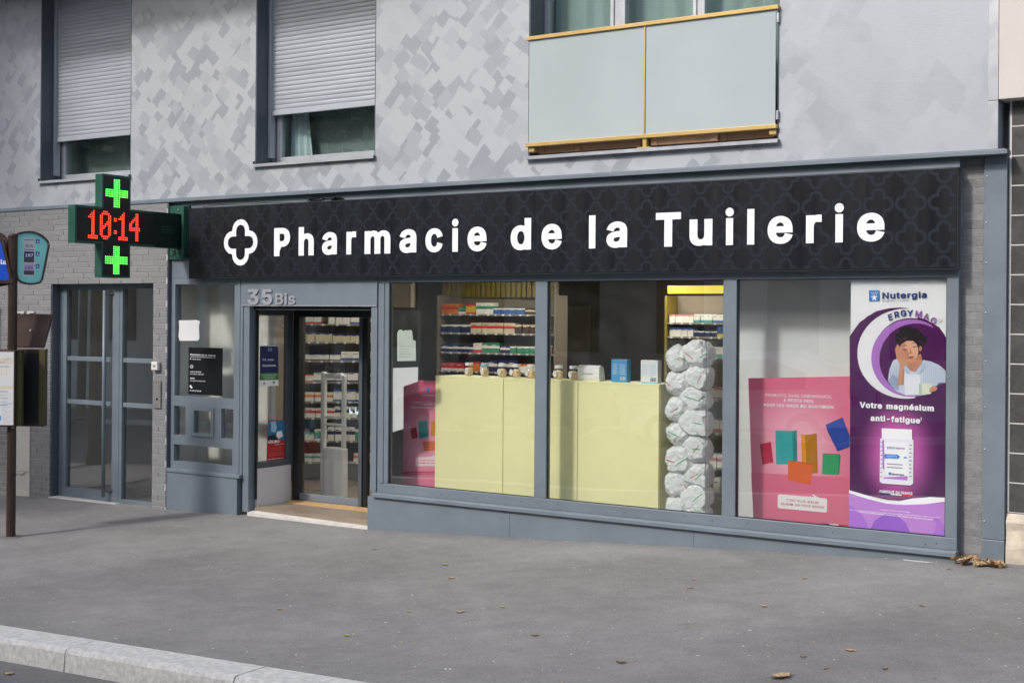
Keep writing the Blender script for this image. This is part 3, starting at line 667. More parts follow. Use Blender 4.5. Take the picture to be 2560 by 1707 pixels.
# ================================================================== fascia sign
sg = empty('shop_sign', (1.55, 0, 2.12), 'long black fascia sign with white pharmacy name and clover logo', 'sign')
box('panel', m_sign, -2.366, 5.481, -.08, -.001, 2.119, 2.843, sg, .004)
m_edge = M('sign_edge_trim', (.05, .052, .058), .35, .3)
holes(-2.370, 5.485, 2.1145, 2.8475, -.078, -.002, [(-2.3665, 5.4815, 2.1185, 2.8435)]).build('edge_trim', m_edge, sg, fix=False)
def ring(cx, cz, sx, sz, th, y, mb, clip):
    """outline of two crossed stadiums, centred at (cx,cz)"""
    wd, h = .09, .1165; P = []
    for q in range(4):
        for k in range(0, 9):
            a = math.pi*(1-k/8); x, z = wd*math.cos(a), h+wd*math.sin(a)
            if k == 0: P.append((-wd, wd))
            P.append((x, z))
        # rotate lobes clockwise
        if q < 3: pass
    P = []
    for q in range(4):
        lobe = [(-wd, wd)] + [(wd*math.cos(math.pi*(1-k/8)), h+wd*math.sin(math.pi*(1-k/8))) for k in range(9)]
        c, s = math.cos(-q*math.pi/2), math.sin(-q*math.pi/2)
        P += [(x*c-z*s, x*s+z*c) for x, z in lobe]
    n = len(P); inn = []; out = []
    for i in range(n):
        p0 = Vector(P[i-1]); p1 = Vector(P[i]); p2 = Vector(P[(i+1) % n])
        d0 = (p1-p0).normalized(); d1 = (p2-p1).normalized(); n0 = Vector((-d0.y, d0.x)); n1 = Vector((-d1.y, d1.x))
        mth = (n0+n1).normalized(); L = th/2/max(.45, mth.dot(n0))
        out.append(p1+mth*L); inn.append(p1-mth*L)
    for i in range(n):
        j = (i+1) % n; q = [(cx+p.x*sx, cz+p.y*sz) for p in (out[i], out[j], inn[j], inn[i])]
        q = [(min(max(a, clip[0]), clip[1]), min(max(b, clip[2]), clip[3])) for a, b in q]
        mb.add([(a, y, b) for a, b in q], [(0, 1, 2, 3)])
mb = MB(); 
k = 0
for i in range(33):
    for j in range(-1, 4):
        ring(5.388-.2408*i, 2.600-.2528*(j-0), .2408/.468, .2528/.468, .044, -.0805-.00003*((i+j) % 2), mb, (-2.36, 5.476, 2.125, 2.838))
o = mb.build('clover_print', m_pattern, sg, fix=False)
mb = MB(); ring(-1.623, 2.4735, 1, 1, .055, -.083, mb, (-9, 9, -9, 9)); k = len(mb.v); n4 = len(mb.f)
o = mb.build('clover_logo', m_whitesign, sg, fix=False); sm = o.modifiers.new('thick', 'SOLIDIFY'); sm.thickness = .003; sm.offset = 0
# dark centre of the logo hides the print behind it
LET = [('P', -1.163, -.952, 2.603), ('h', -.838, -.642, 2.603), ('a', -.535, -.348, 2.545), ('r', -.229, -.108, 2.543), ('m', -.005, .304, 2.543), ('a', .412, .608, 2.545), ('c', .712, .908, 2.545), ('i', 1.015, 1.078, 2.622), ('e', 1.183, 1.390, 2.545),
       ('d', 1.645, 1.857, 2.604), ('e', 1.964, 2.168, 2.545), ('l', 2.436, 2.498, 2.604), ('a', 2.605, 2.800, 2.545), ('T', 3.066, 3.291, 2.602), ('u', 3.369, 3.569, 2.538), ('i', 3.686, 3.748, 2.620), ('l', 3.867, 3.926, 2.604), ('e', 4.037, 4.242, 2.541), ('r', 4.349, 4.475, 2.540), ('i', 4.580, 4.640, 2.620), ('e', 4.748, 4.956, 2.540)]
for ch, x0, x1, z1 in LET:
    if ch in 'l':
        box('letter', m_whitesign, x0, x1, -.084, -.0805, 2.325, z1, sg); continue
    if ch == 'i':
        mb = MB().box(x0+.001, x1-.001, -.084, -.0805, 2.325, 2.538); mb.lathe(((x0+x1)/2, -.0805, z1-.034), [(.035, 0), (.035, .0035)], 24, (0, -1, 0)); mb.build('letter', m_whitesign, sg); continue
    bd = .042 if ch in 'PT' else .034
    v, f = textmesh(ch, bd); a = np.array(v); lo, hi = a.min(0), a.max(0)
    P = [(x0+(p[0]-lo[0])/(hi[0]-lo[0])*(x1-x0), 2.3245+(p[1]-lo[1])/(hi[1]-lo[1])*(z1-2.3245)) for p in v]
    mb = MB().add([(p[0], -.084, p[1]) for p in P], f); kk = len(P)
    ed = {(q[i], q[(i+1) % len(q)]) for q in f for i in range(len(q))}
    mb.add([(p[0], -.0805, p[1]) for p in P], []) 
    for (i, j) in ed:
        if (j, i) not in ed: mb.f.append([i, i+kk, j+kk, j]); mb.m.append(0)
    mb.build('letter', m_whitesign, sg, fix=False)
# cable and torn tape lying on top of the sign
cbl = empty('cable', (-1.2, -.04, 2.848), 'loose black cable with torn tape on top of the fascia sign', 'cable')
MB().path([(-2.2+.11*i, -.05+.012*math.sin(i*1.1), 2.856+.006*math.sin(i*.9)+.010*max(0, math.sin(i*.35))) for i in range(16)], .0035, 6).build('wire', m_black, cbl)
mb = MB(); rr = random.Random(4)
for i in range(9):
    x = -.62+rr.uniform(-.18, .22); y = rr.uniform(-.07, -.03); z = 2.855; a = rr.uniform(0, 6)
    mb.prism([(x, y, z), (x+.10*math.cos(a)*.8, y+.02, z+.015), (x+.1, y+.025, z+.035*rr.random()), (x+.05, y+.01, z+.03)], (0, .004, .004))
mb.build('torn_tape', m_black, cbl)
mb = MB().tube((-.62, -.04, 2.86), (-.625, -.045, 2.965), .0015, 5); mb.build('wire_end', m_black, cbl)

# ================================================================== green pharmacy cross (a flag sign, perpendicular to the wall)
pc = empty('pharmacy_cross', (-2.55, 0, 2.6), 'green pharmacy cross flag sign with red time display and green crosses', 'cross sign')
XC = -2.5; TH = .105
CROSS = [(-1.422, 2.427), (-1.10, 2.427), (-1.10, 2.101), (-.742, 2.101), (-.742, 2.427), (-.03, 2.427), (-.03, 2.792), (-.742, 2.792), (-.742, 3.122), (-1.10, 3.122), (-1.10, 2.792), (-1.422, 2.792)]
MB().prism([(XC-TH, y, z) for y, z in CROSS], (TH, 0, 0)).build('housing', m_green, pc, bevel=.003)
INN = [(-1.400, 2.449), (-1.078, 2.449), (-1.078, 2.123), (-.764, 2.123), (-.764, 2.449), (-.435, 2.449), (-.435, 2.770), (-.764, 2.770), (-.764, 3.100), (-1.078, 3.100), (-1.078, 2.770), (-1.400, 2.770)]
for xs, sgn in ((XC, 1), (XC-TH, -1)):
    MB().prism([(xs+sgn*.0005, y, z) for y, z in INN], (sgn*.002, 0, 0)).build('display_board', m_ledblk, pc)
MB().box(XC+.0005, XC+.003, -.43, -.034, 2.431, 2.788).build('dark_cover', m_green_d, pc)
mb = MB()
for i in range(3): mb.box(XC+.0032, XC+.009, -.345, -.19, 2.585+.027*i, 2.595+.027*i)
mb.build('vent_louvre', m_green, pc)
PT = .0203
def dots(mb, cells, x, r=.0068):
    for y, z in cells: mb.lathe((x, y, z), [(r, 0), (r*.75, .003)], 6, (1, 0, 0))
def gcross(zc):
    yc = -.921; return [(yc+(i-6.5)*PT, zc+(j-6.5)*PT) for i in range(14) for j in range(14) if 5 <= i <= 8 or 5 <= j <= 8]
ONE = ['...#..', '..##..', '.###..', '####..'] + ['..##..']*8 + ['######']*2
ZERO = ['..###..', '.#####.', '##...##', '##...##', '##...##', '##..###', '##.####', '####.##', '###..##', '##...##', '##...##', '##...##', '.#####.', '..###..']
FOUR = ['....##.', '....##.', '...###.', '..####.', '.##.##.', '##..##.', '##..##.', '#######', '#######'] + ['....##.']*5
COL = ['..']*3 + ['##']*2 + ['..']*4 + ['##']*2 + ['..']*3
red = []
for bmp, c0 in ((ONE, 0), (ZERO, 7), (COL, 15.5), (ONE, 18.3), (FOUR, 25)):
    for r, row in enumerate(bmp):
        for c, chh in enumerate(row):
            if chh == '#': red.append((-1.262+PT*(c+c0), 2.746-PT*r))
grn = gcross(2.938) + gcross(2.274)
mb = MB(); dots(mb, red, XC+.0027); tag(mb.build('red_led', m_ledr, pc), kind='stuff')
mb = MB(); dots(mb, grn, XC+.0027); tag(mb.build('green_led', m_ledg, pc), kind='stuff')
lit = {(round(y, 3), round(z, 3)) for y, z in red+grn}
def inside(y, z): return (-1.395 < y < -.44 and 2.455 < z < 2.765) or (-1.073 < y < -.769 and 2.13 < z < 3.095)
off = []
for i in range(-30, 60):
    for j in range(-40, 40):
        y = -.921+(i-.5)*PT; z = 2.606+(j-.5)*PT
        if inside(y, z) and all(abs(y-a)+abs(z-b) > .014 for a, b in red+grn): off.append((y, z))
mb = MB()
for y, z in off: mb.add([(XC+.0028, y-.004, z), (XC+.0028, y, z-.004), (XC+.0028, y+.004, z), (XC+.0028, y, z+.004)], [(0, 1, 2, 3)])
tag(mb.build('unlit_led', m_ledoff, pc, fix=False), kind='stuff')
MB().box(-2.72, -2.43, -.03, -.001, 2.32, 2.885).build('wall_plate', m_green, pc, bevel=.003)
MB().box(-2.46, -2.43, -.10, -.031, 2.34, 2.87).build('bracket', m_green, pc)
for y, z, x in ((-.031, 2.84, -2.58), (-.031, 2.78, -2.47), (-.031, 2.37, -2.47)): MB().lathe((x, y, z), [(.010, 0), (.008, .008), (.004, .01)], 8, (0, -1, 0)).build('bolt', m_alu, pc, smooth=True)
mb = MB()
for k in range(3): mb.path([(-2.66+.03*k+.03*math.sin(i*.8+k), -.05-.02*math.cos(i*.9), 2.42-.012*i) for i in range(8)], .004, 5)
mb.build('loose_wire', m_green_d, pc); MB().box(-2.50, -2.371, -.08, -.03, 2.36, 2.43).build('cable_box', m_black, pc, bevel=.004)

# ================================================================== entrance door of the flats
ed = empty('entrance_door', (-3.8, .1, -.34), 'grey aluminium glazed entrance door left of the pharmacy with long pull handle', 'door')
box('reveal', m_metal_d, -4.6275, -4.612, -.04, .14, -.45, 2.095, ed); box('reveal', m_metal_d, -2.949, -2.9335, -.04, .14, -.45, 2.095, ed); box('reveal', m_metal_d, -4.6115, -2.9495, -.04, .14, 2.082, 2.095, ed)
YD = .06
ENT = [(-4.49, -3.71, -.235, 2.01), (-3.55, -3.06, -.30, 2.02)]
holes(-4.611, -2.95, -.42, 2.081, YD, YD+.07, ENT).build('frame', m_metal, ed, bevel=.004)
for x in (-4.56, -3.60): box('groove', m_metal_d, x, x+.006, YD-.0015, YD-.0003, -.34, 2.06, ed)
for a, b, c, d in ENT:
    box('pane', m_glass_l, a+.001, b-.001, YD+.032, YD+.040, c+.001, d-.001, ed)
    for z in (1.205, .715): box('glazing_bar', m_metal, a+.002, b-.002, YD+.012, YD+.0315, z, z+.05, ed, .003)
MB().tube((-3.76, YD-.07, -.29), (-3.76, YD-.07, 2.00), .021, 14).build('pull_handle', m_metal, ed, smooth=True)
for z in (-.22, 1.96): MB().tube((-3.76, YD-.07, z), (-3.70, YD, z), .014, 10).build('handle_bracket', m_metal_d, ed)
box('door_sill', m_thresh, -4.64, -2.92, -.06, .14, -.6, -.343, ed, .01)
# lobby behind it
m_lob = M('lobby_wall', (.84, .82, .79), .7, var=.05, vs=1.5); m_lobf = M('lobby_floor', (.10, .095, .09), .3, var=.2, vs=5)
lob = room(-4.66, -2.90, -.40, 2.15, .141, 5.0, None, m_lob); lob.name = 'lobby_wall'; tag(lob, kind='structure')
tag(box('lobby_floor', m_lobf, -4.655, -2.905, .142, 4.99, -.395, -.30), kind='structure')
mb = MB().prism([(-4.65, 1.0, -.30), (-4.65, 4.9, -.30), (-4.65, 4.9, .85), (-4.65, 1.0, .55)], (.03, 0, 0)); mb.build('wall_plinth', m_white, lob)
# key switch and intercom on the brick pier
ks = empty('key_switch', (-2.86, -.05, 1.15), 'small white key switch box on the brick pier by the entrance', 'switch')
box('case', M('white_plastic', (.66, .65, .62), .5), -2.908, -2.812, -.10, -.058, 1.145, 1.235, ks, .006); MB().lathe((-2.86, -.1005, 1.19), [(.014, 0), (.012, .006)], 12, (0, -1, 0)).build('lock', m_alu, ks)
box('slot', m_black, -2.8615, -2.8585, -.108, -.1065, 1.183, 1.197, ks)
ic = empty('intercom', (-2.85, -.05, .76), 'steel intercom panel with keypad below the key switch', 'intercom')
m_steel = M('brushed_steel', (.30, .29, .28), .45, .5, var=.08, vs=8)
box('plate', m_steel, -2.905, -2.795, -.066, -.058, .74, 1.04, ic, .003)
for i in range(4):
    for j in range(3): MB().lathe((-2.872+.022*j, -.0665, .985-.027*i), [(.008, 0), (.007, .003)], 8, (0, -1, 0)).build('key', m_alu, ic)
MB().lathe((-2.85, -.0665, .838), [(.014, 0), (.012, .004)], 12, (0, -1, 0)).build('camera_lens', m_black, ic)
# ================================================================== inside the shop
tag(box('shop_floor', m_infloor, -2.72, 5.47, .071, 6.5, -.32, -.215), kind='structure')
tag(box('shop_ceiling', M('shop_ceiling_paint', (.36, .34, .30), .8), -2.72, 5.47, .071, 6.5, 2.45, 2.6), kind='structure')
sw = bpy.data.objects.new('shop_wall', None); link(sw, None, (1.4, 6.5, 0)); tag(sw, kind='structure')
box('wall_face', m_inwall, -2.72, 5.47, 6.5, 6.6, -.3, 2.6, sw); box('wall_face', m_inwall, -2.85, -2.72, .12, 6.6, -.3, 2.6, sw); box('wall_face', m_inwall, 5.4705, 5.55, .21, 6.6, -.3, 2.6, sw)
box('niche_wall', m_beige, -2.7195, -1.61, .37, .43, -.2145, 2.449, sw); box('niche_side', m_beige, -2.7195, -2.70, .125, .369, -.2145, 2.449, sw)
box('white_partition', m_panelw, 3.52, 5.46, .47, .52, -.2145, 2.449, sw)
box('door_panel', M('brown_door_leaf', (.36, .31, .25), .6), -1.95, -1.30, 6.44, 6.499, -.21, 1.9, sw)
sk2 = box('socket', m_white, -2.15, -2.07, .355, .369, .21, .29); tag(sk2, 'white wall socket low behind the narrow side pane', 'socket')
mb = MB().box(-2.13, -2.09, .345, .3545, .23, .27); mb.build('socket_face', m_paper, sk2)
m_lamp = M('lit_ceiling_panel', (.9, .9, .85), .5, emit=(1, .93, .80), es=14.0)
for i, (x, y) in enumerate(((-1.0, 1.35), (-.5, 2.6), (2.4, 2.5), (.9, 3.6), (3.4, 4.6))):
    g = empty('ceiling_light', (x, y, 2.44), 'lit square ceiling panel inside the pharmacy, ' + ('nearest the sliding door' if i == 0 else 'behind the left display window' if i == 1 else 'behind the middle display window' if i == 2 else 'at the back left' if i == 3 else 'at the back right'), 'ceiling light', 'ceiling panels in the shop')
    mb = MB()
    for a, b, c, d in ((-.32, .32, -.32, -.29), (-.32, .32, .29, .32), (-.32, -.29, -.289, .289), (.29, .32, -.289, .289)): mb.box(x+a, x+b, y+c, y+d, 2.425, 2.4495)
    mb.build('frame', m_white, g); box('diffuser', m_lamp, x-.289, x+.289, y-.289, y+.289, 2.435, 2.4485, g)
# shelving
PAL = {'white': (.82, .81, .78), 'red': (.60, .04, .04), 'green': (.05, .28, .16), 'blue': (.05, .14, .40), 'teal': (.10, .36, .36), 'orange': (.75, .22, .03), 'navy': (.025, .03, .12), 'cream': (.62, .55, .40), 'pink': (.6, .25, .3), 'yellow': (.6, .45, .06), 'dark brown': (.07, .04, .03)}
PM = {k: M('carton_'+k.replace(' ', '_'), v, .45) for k, v in PAL.items()}
def carton(wd, h, dp, base, band, style):
    mb = MB(); m2 = 1
    if style == 0: cuts = [(0, .45, 0), (.45, .7, 1), (.7, 1, 0)]
    elif style == 1: cuts = [(0, .3, 1), (.3, 1, 0)]
    elif style == 2: cuts = [(0, .8, 0), (.8, 1, 1)]
    else: cuts = [(0, .15, 1), (.15, .85, 0), (.85, 1, 1)]
    for a, b, c in cuts: mb.cur = c; mb.box(-wd/2, wd/2, 0, dp, a*h, b*h-.0004)
    mb.cur = 1
    mb.box(-wd*.36, wd*.1, -.001, -.0002, h*.74, h*.80)
    return mb.mesh('carton', [PM[base], PM[band]], False, (0, 0, 0))[0]
ORD = ['first', 'second', 'third', 'fourth', 'fifth', 'sixth', 'seventh', 'eighth', 'ninth', 'tenth', 'eleventh', 'twelfth', 'thirteenth', 'fourteenth', 'fifteenth', 'sixteenth', 'seventeenth', 'eighteenth', 'nineteenth', 'twentieth']
def shelving(place, short, P0, ang, L, rows, z_top, seed, mat_side, group, hgt=.15, wr=(.05, .12), themes=None):
    d = Vector((math.cos(ang), math.sin(ang), 0)); nrm = Vector((-d.y, d.x, 0)); P0 = Vector(P0); rnd = random.Random(seed)
    R = Matrix.Rotation(ang, 4, 'Z')
    su = empty('shelf_unit', tuple(P0+d*(L/2)), 'stocked product shelving ' + place, 'shelving')
    def rb(name, mat, s0, s1, t0, t1, z0, z1, par):
        mb = MB().box(s0, s1, t0, t1, z0, z1); mb.v = [tuple(P0+d*x+nrm*y+Vector((0, 0, z))) for x, y, z in mb.v]; return mb.build(name, mat, par)
    rb('back_panel', m_inwall, 0, L, .26, .28, -.2, z_top, su); rb('upright', mat_side, -.03, -.001, -.01, .28, -.21, z_top, su); rb('upright', mat_side, L+.001, L+.03, -.01, .28, -.21, z_top, su)
    for ri, z in enumerate(rows):
        rb('shelf', M_shelf, 0, L, 0, .259, z-.018, z, su)
        mb = MB(); x = .04
        while x < L-.06:
            q = [(x, -.004, z-.022), (x+.028, -.004, z-.022), (x+.028, -.004, z+.002), (x, -.004, z+.002)]
            mb.poly([P0+d*a+nrm*b+Vector((0, 0, c)) for a, b, c in q]); x += rnd.uniform(.09, .17)
        mb.build('price_tag', m_paper, su, fix=False)
        x = .015; n = 0; hh = hgt
        base, band = rnd.choice(themes); wd = rnd.uniform(*wr); h = rnd.uniform(.45, .95)*hh; rep = rnd.randint(2, 4); st = rnd.randint(0, 3); me = carton(wd, h, .12, base, band, st)
        while x+wd < L-.01:
            o = bpy.data.objects.new('medicine_box', me); link(o, None, tuple(P0+d*(x+wd/2)+nrm*(.012+rnd.uniform(0, .02))+Vector((0, 0, z+.001)))); o.rotation_euler = (0, 0, ang+rnd.uniform(-.04, .04))
            n += 1
            tag(o, f'{base} and {band} medicine box, {ORD[min(n-1, 19)]} from left, {ORD[len(rows)-1-ri]} shelf, {short}', 'box', group)
            x += wd+rnd.uniform(.003, .012); rep -= 1
            if rep <= 0:
                base, band = rnd.choice(themes); wd = rnd.uniform(*wr); h = rnd.uniform(.45, .95)*hh; rep = rnd.randint(1, 4); st = rnd.randint(0, 3); me = carton(wd, h, .12, base, band, st)
                if rnd.random() < .12: x += .08
M_shelf = M('grey_shelf', (.30, .29, .27), .4)
m_yel_d = M('ochre_panel', (.24, .19, .03), .6)
TA = [('white', 'red'), ('white', 'teal'), ('white', 'green'), ('green', 'white'), ('white', 'orange'), ('white', 'blue'), ('cream', 'navy'), ('teal', 'white'), ('white', 'navy')]
shelving('seen through the sliding door', 'through sliding door', (-2.62, 1.84, 0), CA, 1.35, [.02, .27, .54, .73, .96, 1.21, 1.43, 1.64], 2.2, 11, m_inwall, 'boxes on the shelving behind the door', .17, (.06, .13), TA)
TB = [('red', 'white'), ('green', 'white'), ('yellow', 'red'), ('pink', 'white'), ('white', 'navy'), ('white', 'red'), ('white', 'orange'), ('navy', 'white'), ('blue', 'white'), ('cream', 'red'), ('white', 'green'), ('dark brown', 'cream'), ('orange', 'red'), ('white', 'blue')]
shelving('seen through the left display window', 'left display window', (-1.75, 3.5, 0), .06, 1.62, [.85, 1.07, 1.30, 1.54, 1.77], 2.0, 23, m_inwall, 'boxes on the shelving behind the left window', .15, (.07, .15), TB)
TC = [('white', 'red'), ('white', 'blue'), ('white', 'pink'), ('navy', 'white'), ('blue', 'yellow'), ('white', 'teal')]
shelving('beside the bag column at the back of the middle window', 'back of middle window', (1.15, 4.0, 0), .0, 1.05, [1.30, 1.53, 1.69], 2.0, 31, m_yel_d, 'boxes on the shelving at the back', .14, (.05, .09), TC)
shelving('low behind the yellow counter', 'behind yellow counter', (2.30, 1.75, 0), .0, .75, [.05, .33, .66, .98], 1.2, 37, m_inwall, 'boxes on the low shelving', .2, (.05, .08), [('white', 'dark brown'), ('white', 'navy'), ('white', 'pink')])
sp = empty('slatted_panel', (-1.3, 3.8, 2.0), 'ochre vertical slats above the shelving in the left display window', 'panel')
for i in range(22): box('slat', m_yel_d, -1.88+.075*i, -1.83+.075*i, 3.74, 3.765, 1.98, 2.44, sp)
box('backing', m_inwall, -1.9, -.2, 3.77, 3.8, 1.98, 2.445, sp)
pel = empty('lit_pelmet', (1.9, 3.95, 2.05), 'glowing yellow pelmet light above the back shelving', 'light')
box('pelmet', M('yellow_pelmet', (.62, .52, .06), .4, emit=(1, .84, .12), es=.45), 1.22, 2.7, 3.86, 3.9, 2.02, 2.11, pel); box('lamp_strip', m_lamp, 1.24, 2.68, 3.901, 3.95, 2.025, 2.035, pel)
# security gate
gt = empty('security_gate', (-1.4, 1.1, -.2), 'white anti theft gate standing behind the sliding door', 'gate')
m_gate = M('white_gate_plastic', (.68, .70, .70), .4)
box('base', m_gate, -1.50, -1.23, 1.06, 1.16, -.2145, .32, gt, .02)
box('post', m_gate, -1.565, -1.515, 1.08, 1.14, -.2145, 1.13, gt, .015); box('post', m_gate, -1.275, -1.235, 1.085, 1.135, .321, 1.10, gt, .012)
box('top_bar', m_gate, -1.5145, -1.276, 1.085, 1.135, 1.06, 1.12, gt, .015)
for z in (.55, .63): box('cross_bar', m_gate, -1.5145, -1.276, 1.10, 1.125, z, z+.03, gt, .008)
box('alarm_lamp', m_black, -1.45, -1.34, 1.09, 1.13, 1.1205, 1.16, gt, .01)
# back counter with plants, dark furniture glimpsed behind the middle window
bc = empty('sales_counter', (-.3, 5.0, -.2), 'dark sales counter far inside the shop', 'counter'); box('body', m_inwall, -1.6, 1.0, 4.7, 5.3, -.214, .78, bc); box('top', M('counter_top', (.2, .18, .15), .4), -1.65, 1.05, 4.65, 5.35, .781, .82, bc, .01)
m_leaf = M('green_leaf', (.06, .14, .035), .5, var=.3, vs=8); m_leaf2 = M('tree_leaf', (.065, .115, .03), .55, var=.4, vs=.8)

for i, (x, y, k) in enumerate(((-.75, 4.95, 0), (-.35, 4.9, 1), (.15, 5.0, 2))):
    g = empty('leafy_plant', (x, y, .82), ['small potted plant at the left of the sales counter', 'small potted plant in the middle of the sales counter', 'small potted plant at the right of the sales counter'][i], 'plant', 'plants on the sales counter'); MB().lathe((x, y, .8205), [(.05, 0), (.07, .1), (.06, .1)], 14).build('pot', m_brown_l, g)
    mb = MB(); rr = random.Random(60+i)
    for q in range(60):
        a = rr.uniform(0, 6.28); e = rr.uniform(.2, 1.3); d = Vector((math.cos(a)*math.cos(e), math.sin(a)*math.cos(e), math.sin(e))); p0 = Vector((x, y, .92)); r_ = rr.uniform(.06, .2); u = d.cross(Vector((0, 0, 1))).normalized()*.018; mb.add([p0+d*r_*.4, p0+d*r_*.7+u, p0+d*r_, p0+d*r_*.7-u], [(0, 1, 2, 3)])
    mb.build('foliage', m_leaf, g, fix=False)
# display counter, pale yellow
dc = empty('display_counter', (1.75, .45, -.2), 'pale yellow display counter behind the left and middle windows', 'counter')
for a, b in ((.562, 1.330), (1.336, 2.118), (2.124, 2.918)): box('front_panel', m_yellow, a, b, .292, .308, -.2, 1.166, dc, .003)
box('top', m_yellow, .56, 2.924, .29, .64, 1.1665, 1.181, dc, .003); box('side_panel', m_yellow, 2.9035, 2.924, .309, .64, -.2, 1.166, dc)
m_clear = glass('jar_glass', tint=(.97, .98, .975), boost=.35, dirt=.03); m_tan = M('tan_pastilles', (.78, .58, .36), .7, var=.2, vs=40); m_lidb = M('pale_blue_lid', (.35, .60, .66), .4)
JL = ['first jar from the left on the yellow counter', 'blue lidded jar, second from the left on the yellow counter', 'third jar from the left on the yellow counter', 'fourth jar from the left on the yellow counter', 'fifth jar from the left, next to the first mullion', 'jar half hidden behind the first mullion', 'first jar right of the first mullion', 'second jar right of the first mullion']
for i, x in enumerate((.84, 1.02, 1.21, 1.365, 1.525, 1.685, 1.815, 1.975)):
    y = .46+random.uniform(-.02, .02); z = 1.1815
    g = empty('sweet_jar', (x, y, z), 'clear glass ' + JL[i] if i != 1 else 'clear glass ' + JL[i], 'jar', 'glass jars on the yellow counter')
    MB().lathe((x, y, z), [(.034, 0), (.042, .006), (.044, .05), (.040, .078), (.030, .09), (.030, .098)], 18).build('glass_body', m_clear, g, smooth=True)
    mb = MB(); rr = random.Random(i)
    for k in range(16):
        a = rr.uniform(0, 6.28); r = rr.uniform(.004, .026); zz = .012+.05*rr.random(); mb.lathe((x+r*math.cos(a), y+r*math.sin(a), z+zz), [(.002, -.007), (.010, -.003), (.010, .003), (.002, .007)], 7, (rr.uniform(-1, 1), rr.uniform(-1, 1), .6))
    mb.lathe((x, y, z), [(.030, .005), (.038, .02), (.037, .066), (.015, .08)], 14)
    mb.build('pastilles', m_tan, g)
    MB().lathe((x, y, z), [(.036, .099), (.037, .101), (.037, .122), (.034, .126)], 18).build('lid', m_lidb if i == 1 else m_white, g, smooth=False)
    a = -.9+random.uniform(-.5, .5); dx = -.015+random.uniform(-.02, .03)
    mb = MB(); pts = [(x+dx+.022*math.cos(t)*.9, y-.047, z+.05+.030*math.sin(t)) for t in [k*math.pi/8 for k in range(16)]]; mb.prism(pts, (0, -.002, 0)); mb.build('label_tag', m_paper, g)
cs = empty('card_stand', (2.17, .42, 1.181), 'white folded card stand on the yellow counter', 'card stand')
mb = MB(); pr = [(.40, 0), (.385, .03), (.39, .12), (.42, .138), (.47, .12), (.50, 0)]
for (y0, z0), (y1, z1) in zip(pr[:-1], pr[1:]): mb.add([(2.06, y0, 1.1815+z0), (2.28, y0, 1.1815+z0), (2.28, y1, 1.1815+z1), (2.06, y1, 1.1815+z1)], [(0, 1, 2, 3)])
for xx in (2.06, 2.28): mb.add([(xx, y, 1.1815+z) for y, z in pr], [tuple(range(6))])
mb.build('shell', m_white, cs, fix=False); box('slot', m_black, 2.11, 2.22, .382, .3848, 1.243, 1.246, cs)
for nm, x0, x1, h, c1, c2, lb in (('blue', 2.395, 2.55, .195, (.06, .30, .62), (.75, .78, .8), 'blue cardboard box with white panel standing on the yellow counter'), ('white', 2.685, 2.85, .195, (.74, .76, .78), (.25, .55, .8), 'white cardboard box with blue base at the right end of the yellow counter')):
    g = empty('cardboard_box', ((x0+x1)/2, .42, 1.1815), lb, 'box'); ma = M(nm+'_card', c1, .4); mb_ = M(nm+'_card_print', c2, .4)
    box('carton', ma, x0, x1, .40, .47, 1.182, 1.182+h, g, .002)
    mb = MB(); wq = x1-x0
    rows = [(0, 1, 0, .05)] if nm == 'white' else []
    for k in range(6): rows.append((.08, .08+.35*(1 if k % 2 else .8), .35+.085*k, .37+.085*k)); rows.append((.52, .9, .35+.085*k, .37+.085*k))
    for a, b, c, d in rows: mb.poly([(x0+a*wq, .3995, 1.182+c*h), (x0+b*wq, .3995, 1.182+c*h), (x0+b*wq, .3995, 1.182+d*h), (x0+a*wq, .3995, 1.182+d*h)])
    mb.build('print', mb_, g, fix=False)
    mb = MB()
    for k in range(10): 
        a = .58+.032*k; mb.poly([(x0+a*wq, .399, 1.182+.08*h), (x0+(a+.012+.01*(k % 3 == 0))*wq, .399, 1.182+.08*h), (x0+(a+.012+.01*(k % 3 == 0))*wq, .399, 1.182+.24*h), (x0+a*wq, .399, 1.182+.24*h)])
    mb.build('barcode', m_black if nm == 'white' else m_white, g, fix=False)
